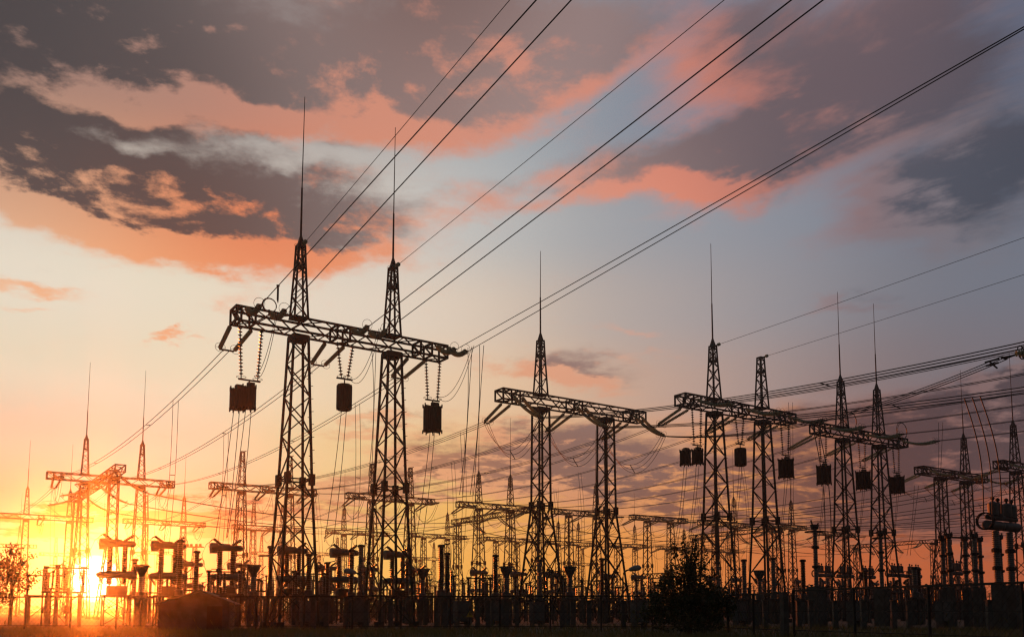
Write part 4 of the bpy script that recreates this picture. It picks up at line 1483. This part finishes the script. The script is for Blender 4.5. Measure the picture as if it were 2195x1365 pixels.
# slack leads between the tops of neighbouring equipment rows
TOPZ = {'s': 3.75, 'p': 4.05, 'l': 4.0, 'a': 4.3, 'b': 6.3}
for (r1, k1, a1), (r2, k2, a2) in zip(ROWTOPS[1:12], ROWTOPS[2:13]):
    n_ = 0
    for p in sorted(a1, key=lambda p: project(p)[0]):
        c = sorted(((p - q).length, q.x, q.y) for q in a2)
        if not c or c[0][0] > 9.5 or c[0][0] < 1.5:
            continue
        q = Vector((c[0][1], c[0][2], 0))
        wires('slack_lead', f'{ORD[n_]} slack lead from left between the {r1} and {r2} equipment rows', 'power line', [curve(p + UP * TOPZ[k1], q + UP * TOPZ[k2], .45, 10)], .018, 'slack leads between equipment')
        n_ += 1
RACKS = [(882, 84, 'small truss rack right of the nearest right tower'), (1168, 88, 'small truss rack behind the rod tower of centre gantry'), (1040, 96, 'small truss rack left of the centre gantry'), (1395, 92, 'small truss rack left of the bushy tree'), (500, 92, 'small truss rack above the low hut')]
for px, D, lb in RACKS:
    make_rack(lb, ground_at(px, D))
CABS = [(660, 54, 'grey control cabinet beside the nearest left tower foot'), (765, 52, 'bluish control cabinet between the two nearest towers'), (1062, 56, 'greenish control cabinet under the dark finned column'),
        (1150, 60, 'pale control cabinet at the foot of centre gantry'), (1370, 50, 'control cabinet left of the bushy tree foot'), (1585, 58, 'control cabinet under the pale grey column'), (2020, 56, 'control cabinet near the slender jointed posts'), (990, 54, 'control cabinet left of the warning sign post'), (1830, 58, 'control cabinet between towers of the right trap gantry')]
pc = [None]
place(pc, lambda l, p: make_cabinet(l, p, T_ANG), [(lb, ground_at(px, D)) for px, D, lb in CABS])


# ------------------------------------------------------------------ lamps, flood mast, hut, fence, sign
def make_lamp(label, px, D, ztop, flip=1):
    o = thing('street_lamp', label, 'street lamp', ground_at(px, D), 0, 'unlit yard lamps')
    MB().tube([(0, 0, 0), (0, 0, ztop - .5), (.05 * flip, 0, ztop - .2), (.25 * flip, 0, ztop - .02), (.5 * flip, 0, ztop + .04)], .05, 8).build('pole', M_CONC, o)
    MB().lathe([(.4 * flip, 0, ztop), (.45 * flip, 0, ztop + .02), (.8 * flip, 0, ztop + .12), (1.1 * flip, 0, ztop + .16), (1.22 * flip, 0, ztop + .15)], [.06, .12, .2, .17, .05], 12).build('lamp_head', M_LAMP, o)


make_lamp('pale yard lamp on a pole left of the bushy tree', 1336, 58, 3.7)
make_lamp('pale yard lamp in front of the pale ribbed column', 775, 58, 3.5, -1)
fl = ground_at(413, 190)
o = thing('floodlight_mast', 'slim lattice floodlight mast with small platform, above the low hut', 'floodlight mast', fl)
m = MB()
lattice(m, [(0, 1.5), (14.6, .7)], .12, .07)
m.build('mast', M_STEEL, o)
m = MB().box((0, 0, 14.8), 3.6, 1.4, .18)
m.build('platform', M_STEEL, o)
for x in (-1.4, -.6, .5, 1.3):
    MB().box((x, -.5, 15.15), .5, .35, .5).bar((x, -.5, 14.8), (x, -.5, 15.0), .1).build('floodlight', M_TANK, o)

hut = thing('low_hut', 'low dark hut with shallow gabled roof standing by the fence', 'hut', ground_at(425, 47), R(12))
w_, d_, h_, rf = 3.4, 3.0, 1.42, .62
m = MB()
m.v += [Vector(v) for v in ((-w_ / 2, -d_ / 2, 0), (w_ / 2, -d_ / 2, 0), (w_ / 2, d_ / 2, 0), (-w_ / 2, d_ / 2, 0), (-w_ / 2, -d_ / 2, h_), (w_ / 2, -d_ / 2, h_), (w_ / 2, d_ / 2, h_), (-w_ / 2, d_ / 2, h_), (.25, -d_ / 2, h_ + rf - .04), (.25, d_ / 2, h_ + rf - .04))]
m.f += [(0, 1, 5, 8, 4), (2, 3, 7, 9, 6), (1, 2, 6, 5), (3, 0, 4, 7), (3, 2, 1, 0)]
m.build('wall', M_CONC, hut)
m = MB()
for (x0, z0), (x1, z1) in ((((-w_ / 2 - .3), h_ - .06), (.25, h_ + rf)), ((.25, h_ + rf), (w_ / 2 + .3, h_ - .06))):
    i = len(m.v)
    for y_ in (-d_ / 2 - .2, d_ / 2 + .2):
        m.v += [Vector((x0, y_, z0)), Vector((x1, y_, z1)), Vector((x1, y_, z1 + .06)), Vector((x0, y_, z0 + .06))]
    m.f += [(i, i + 1, i + 2, i + 3), (i + 7, i + 6, i + 5, i + 4)]
    m._skin(i, i + 4, 4)
rfo = m.build('roof', M_ROOF, hut)
for k in range(7):
    x0 = .25 - (w_ / 2 + .55) * (k + .5) / 7
MB().box((1.0, -d_ / 2 - .02, .65), .75, .05, 1.25).build('door', M_RUST, hut)

# fence: a long run across the picture, a corner behind the bushy tree, then a run coming towards the camera at right
CORNER = Vector((9.6, 44.5, 0))


def fence(label, a, b, h, npost):
    o = thing('wire_fence', label, 'fence', a)
    L = b - a
    for k in range(npost + 1):
        p = L * (k / npost)
        MB().bar(p, p + UP * (h + .02), .08).build('post', M_STEEL, o)
    MB().bar(UP * h, L + UP * h, .075).bar(UP * .25, L + UP * .25, .03).bar(UP * (h * .55), L + UP * (h * .55), .02).build('rail', M_STEEL, o)
    m = MB()
    d = L.normalized()
    s = .26
    n = int(L.length / s)
    hh = h - .1
    for k in range(n):
        for sg in (1, -1):
            x0 = k * s
            x1 = x0 + sg * hh
            z0, z1 = .08, .08 + hh
            if x1 > L.length:
                z1 = z0 + (L.length - x0); x1 = L.length
            if x1 < 0:
                z1 = z0 + x0; x1 = 0
            m.bar(d * x0 + UP * z0, d * x1 + UP * z1, .007, n=3)
    m.build('wire_mesh', M_STEEL, o)
    return o


fence('long wire mesh fence with dark top rail running left from the bushy tree', Vector((-44, 49.5, 0)), CORNER, 1.78, 21)
fence('short wire fence from the bushy tree to the concrete gate post', CORNER + Vector((.05, -.1, 0)), Vector((11.05, 36.4, 0)), 1.76, 3)
fence('wire fence at right rising in view towards the camera', Vector((11.35, 35.9, 0)), Vector((19.5, 12.5, 0)), 1.84, 7)
g1 = thing('gate_post', 'square concrete gate post where the right fence begins', 'post', ground_at(1681, 36.2), R(20))
MB().box((0, 0, .85), .24, .24, 1.75).box((0, 0, 1.76), .27, .27, .06).build('shaft', M_CONC, g1)
MB().bar((.16, 0, .4), (.16, 0, 1.72), .05).build('hinge_bar', M_STEEL, g1)
# concrete stub posts along the inside of the fence
stub = [None]


def make_stub(l, p):
    o_ = tag(MB().box((0, 0, .8), .28, .28, 1.6, .88).box((0, 0, 1.62), .34, .34, .05).build('concrete_post', M_CONC, None, p), l, 'post', 'concrete posts inside the fence')
    return o_


sp = [(672, 51), (700, 52), (742, 52), (786, 51), (838, 53), (936, 52), (955, 51), (1024, 52), (1046, 53), (1085, 52), (1108, 54), (1205, 53), (1228, 54), (1262, 52), (1336, 51), (1620, 50), (1640, 51), (1712, 52), (1738, 50), (1790, 52), (1850, 50), (1915, 51), (1948, 52), (2120, 49)]
place(stub, make_stub, [(f'{ORD[i]} bare concrete post from left along the inside of the fence', ground_at(px, D)) for i, (px, D) in enumerate(sp)])
sgn = thing('warning_sign', 'small triangular warning sign on the fence left of centre gantry', 'sign', ground_at(1007, 46.0))
MB().bar((0, .04, .3), (0, .04, 1.3), .05).build('bracket', M_STEEL, sgn)


def flat_poly(name, pts, y_, mat, parent, th=.006):
    m_ = MB()
    n_ = len(pts)
    m_.v = [Vector((x_, y_, z_)) for x_, z_ in pts] + [Vector((x_, y_ + th, z_)) for x_, z_ in pts]
    m_.f = [tuple(range(n_)), tuple(range(2 * n_ - 1, n_ - 1, -1))]
    m_._skin(0, n_, n_)
    return m_.build(name, mat, parent)


pl = flat_poly('plate', [(-.19, .72), (.19, .72), (0, 1.06)], 0, M_SIGN, sgn)
flat_poly('lightning_mark', [(.02, .97), (-.05, .86), (0, .86), (-.025, .765), (.06, .885), (.012, .885), (.04, .97)], -.006, M_BLACK, pl, .004)


# ------------------------------------------------------------------ trees, bushes, grass
def crown(m, blobs, n, leaf, rng, gap=0.0):
    tot = sum(b[3] * b[4] * b[5] for b in blobs)
    for cx, cyy, cz, rx, ry, rz_ in blobs:
        k = int(n * rx * ry * rz_ / tot)
        subs = [(rng.gauss(0, .5), rng.gauss(0, .5), rng.gauss(0, .5)) for _ in range(max(6, k // 45))]
        for _ in range(k):
            sx, sy, sz = rng.choice(subs)
            r_ = .24
            p = Vector((sx + rng.gauss(0, r_), sy + rng.gauss(0, r_), sz + rng.gauss(0, r_)))
            if p.length > 1.25:
                p *= 1.25 / p.length
            c = Vector((cx + p.x * rx, cyy + p.y * ry, cz + p.z * rz_))
            if c.z < .03:
                c.z = rng.uniform(.03, .3)
            a = Vector((rng.gauss(0, 1), rng.gauss(0, 1), rng.gauss(0, .7))).normalized()
            b = a.cross(Vector((rng.gauss(0, 1), rng.gauss(0, 1), rng.gauss(0, 1)))).normalized()
            l_ = leaf * rng.uniform(.6, 1.4)
            w2 = l_ * .28
            i = len(m.v)
            m.v += [c - a * l_ / 2, c + b * w2, c + a * l_ / 2, c - b * w2]
            m.f.append((i, i + 1, i + 2, i + 3))


def tree(name, label, cat, loc, blobs, n, leaf, mat, trunk_h, trunk_r, group=None, seed=1):
    rng = random.Random(seed)
    o = thing(name, label, cat, loc, 0, group)
    m = MB()
    m.lathe([(0, 0, -.1), (.03, 0, trunk_h * .4), (-.04, .02, trunk_h * .75), (0, 0, trunk_h)], [trunk_r * 1.2, trunk_r, trunk_r * .8, trunk_r * .4], 8)
    for b in blobs:
        s = Vector((0, 0, min(trunk_h * rng.uniform(.3, .9), b[2])))
        e = Vector(b[:3])
        md = s.lerp(e, .5) + UP * .2
        m.lathe([s, md, e, e + (e - md) * .5], [trunk_r * .5, trunk_r * .35, trunk_r * .2, .01], 6)
        for _ in range(4):
            v = Vector((rng.gauss(0, b[3] * .5), rng.gauss(0, b[4] * .5), rng.gauss(.2, b[5] * .5)))
            m.bar(e, e + v, trunk_r * .25, .008)
    m.build('trunk', M_BARK, o)
    c = MB()
    crown(c, blobs, n, leaf, rng)
    c.build('crown', mat, o)
    return o


tree('bushy_tree', 'dense dark bushy tree in front of the fence, right of centre', 'tree', ground_at(1478, 42.0),
     [(-.1, 0, 1.0, 1.75, 1.3, .85), (.55, 0, 1.25, 1.3, 1.2, .9), (-.75, 0, 1.5, 1.0, 1.0, .8), (-.35, 0, 2.4, .8, .7, 1.0), (.35, 0, 2.5, .7, .7, 1.1), (-.1, 0, 3.5, .5, .4, .85), (.68, .1, 3.4, .34, .3, .9),
      (-1.0, 0, 2.35, .5, .5, .55), (1.3, 0, 1.6, .7, .6, .6), (-.2, 0, 4.35, .24, .2, .5), (-.65, 0, 3.8, .24, .2, .6), (.25, 0, 4.2, .2, .2, .55), (1.15, .1, 2.6, .3, .3, .5), (.78, .1, 4.3, .15, .15, .5), (-1.5, 0, 1.0, .7, .7, .7)],
     11000, .15, M_LEAF, 3.6, .1, seed=4)
tree('leafy_tree', 'loose leafy tree at the left edge beside a lattice tower', 'tree', ground_at(22, 66),
     [(0, 0, 3.6, 1.6, 1.4, 1.0), (-.9, 0, 4.6, 1.2, 1.0, .9), (.9, 0, 4.6, .9, .9, .7), (.2, 0, 5.5, 1.0, .9, .6), (1.3, 0, 3.3, .8, .7, .6)], 1500, .2, M_LEAF, 4.8, .12, seed=8)
tree('leafy_tree', 'darker leafy tree half cut by the left edge', 'tree', ground_at(-18, 62),
     [(0, 0, 3.0, 1.5, 1.3, 1.2), (.3, 0, 4.2, 1.2, 1.1, .9), (.9, 0, 2.2, 1.0, .9, .8)], 1700, .2, M_LEAF, 4.2, .12, seed=9)
for i, (px, D, s) in enumerate(((1932, 150, 1.0), (1966, 160, 1.15), (2004, 150, .95), (2046, 165, 1.2), (2088, 155, .9), (1845, 170, .9), (1700, 175, .8))):
    rr = random.Random(50 + i)
    tree('roundish_tree', f'{ORD[i]} small roundish dark tree beyond the yard, counted in the right half', 'tree', ground_at(px, D),
         [(rr.uniform(-1, 1) * s, 0, 3.2 * s, 2.2 * s, 2.0 * s, 1.4 * s), (rr.uniform(-1.2, 1.2) * s, 0, 4.8 * s, 1.6 * s, 1.4 * s, 1.1 * s), (rr.uniform(-2, 2) * s, 0, 2.0 * s, 1.8 * s, 1.5 * s, 1.1 * s)],
         1500, .5, M_LEAF2, 3.8 * s, .2, 'small trees beyond the yard', 60 + i)
# far hedge of scrub closing the yard
m = MB()
rg = random.Random(3)
for k in range(260):
    px = rg.uniform(-250, 2450)
    D = rg.uniform(330, 400)
    hgt = rg.uniform(1.0, 2.2) + (2.6 if px > 1500 else 0) * rg.random() + (1.5 if px < 60 else 0)
    c = ground_at(px, D)
    crown(m, [(c.x, c.y, hgt * .5, 4.5, 3.0, hgt * .55)], 110, .9, rg)
structure(m.build('distant_scrub', M_LEAF2), 'stuff')
# grass: one sheet of blades in front of and inside the fence
m = MB()
rg = random.Random(5)
for k in range(42000):
    D = 23 + 34 * rg.random() ** 1.25
    px = rg.uniform(-60, 2255)
    p = ground_at(px, D)
    h_ = rg.uniform(.12, .34) * (1.3 if math.sin(p.x * .9) * math.sin(p.y * .7 + p.x * .31) > .1 else .85)
    z0 = 0.10 * (math.sin(p.x * 0.13 + p.y * 0.07) * math.sin(p.y * 0.21) - 0.4)
    lean = Vector((rg.gauss(0, .3), rg.gauss(0, .25), 0)) * h_
    w2 = rg.uniform(.007, .014)
    a_ = rg.uniform(0, math.pi)
    s_ = Vector((math.cos(a_) * w2, math.sin(a_) * w2, 0))
    b0 = Vector((p.x, p.y, z0 - .03))
    i = len(m.v)
    m.v += [b0 - s_, b0 + s_, b0 + lean * .4 + UP * h_ * .6 + s_ * .7, b0 + lean + UP * h_, b0 + lean * .4 + UP * h_ * .6 - s_ * .7]
    m.f.append((i, i + 1, i + 2, i + 3, i + 4))
for k in range(110):
    # taller seeding stalks, thickest round the foot of the bushy tree
    px = rg.gauss(1460, 90) if k < 60 else rg.uniform(0, 2200)
    D = rg.uniform(32, 43)
    p = ground_at(px, D)
    h_ = rg.uniform(.5, .95)
    ln = Vector((rg.gauss(0, .14), rg.gauss(0, .1), 0))
    pts = [p, p + ln * .3 + UP * h_ * .6, p + ln + UP * h_]
    m.lathe(pts, [.006, .005, .004], 3)
    m.lathe([pts[2] - UP * .02, pts[2] + ln * .2 + UP * .06, pts[2] + ln * .5 + UP * .16], [.006, .022, .003], 4)
structure(m.build('meadow_grass', M_GRASS), 'stuff')

# ------------------------------------------------------------------ evening haze
HX = 440
hz = MB().box((0, 205, 18.2), 2 * HX, 520 + 2, 39.4)
hm = bpy.data.materials.new('evening_haze')
hm.use_nodes = True
ht = hm.node_tree
ht.nodes.clear()
pvn = ht.nodes.new('ShaderNodeVolumePrincipled')
pvn.inputs['Color'].default_value = (0.96, 0.93, 0.90, 1)
pvn.inputs['Density'].default_value = HAZE_DENSITY
pvn.inputs['Anisotropy'].default_value = HAZE_G
ho = ht.nodes.new('ShaderNodeOutputMaterial')
ht.links.new(pvn.outputs[0], ho.inputs['Volume'])
structure(hz.build('haze', hm), 'stuff')
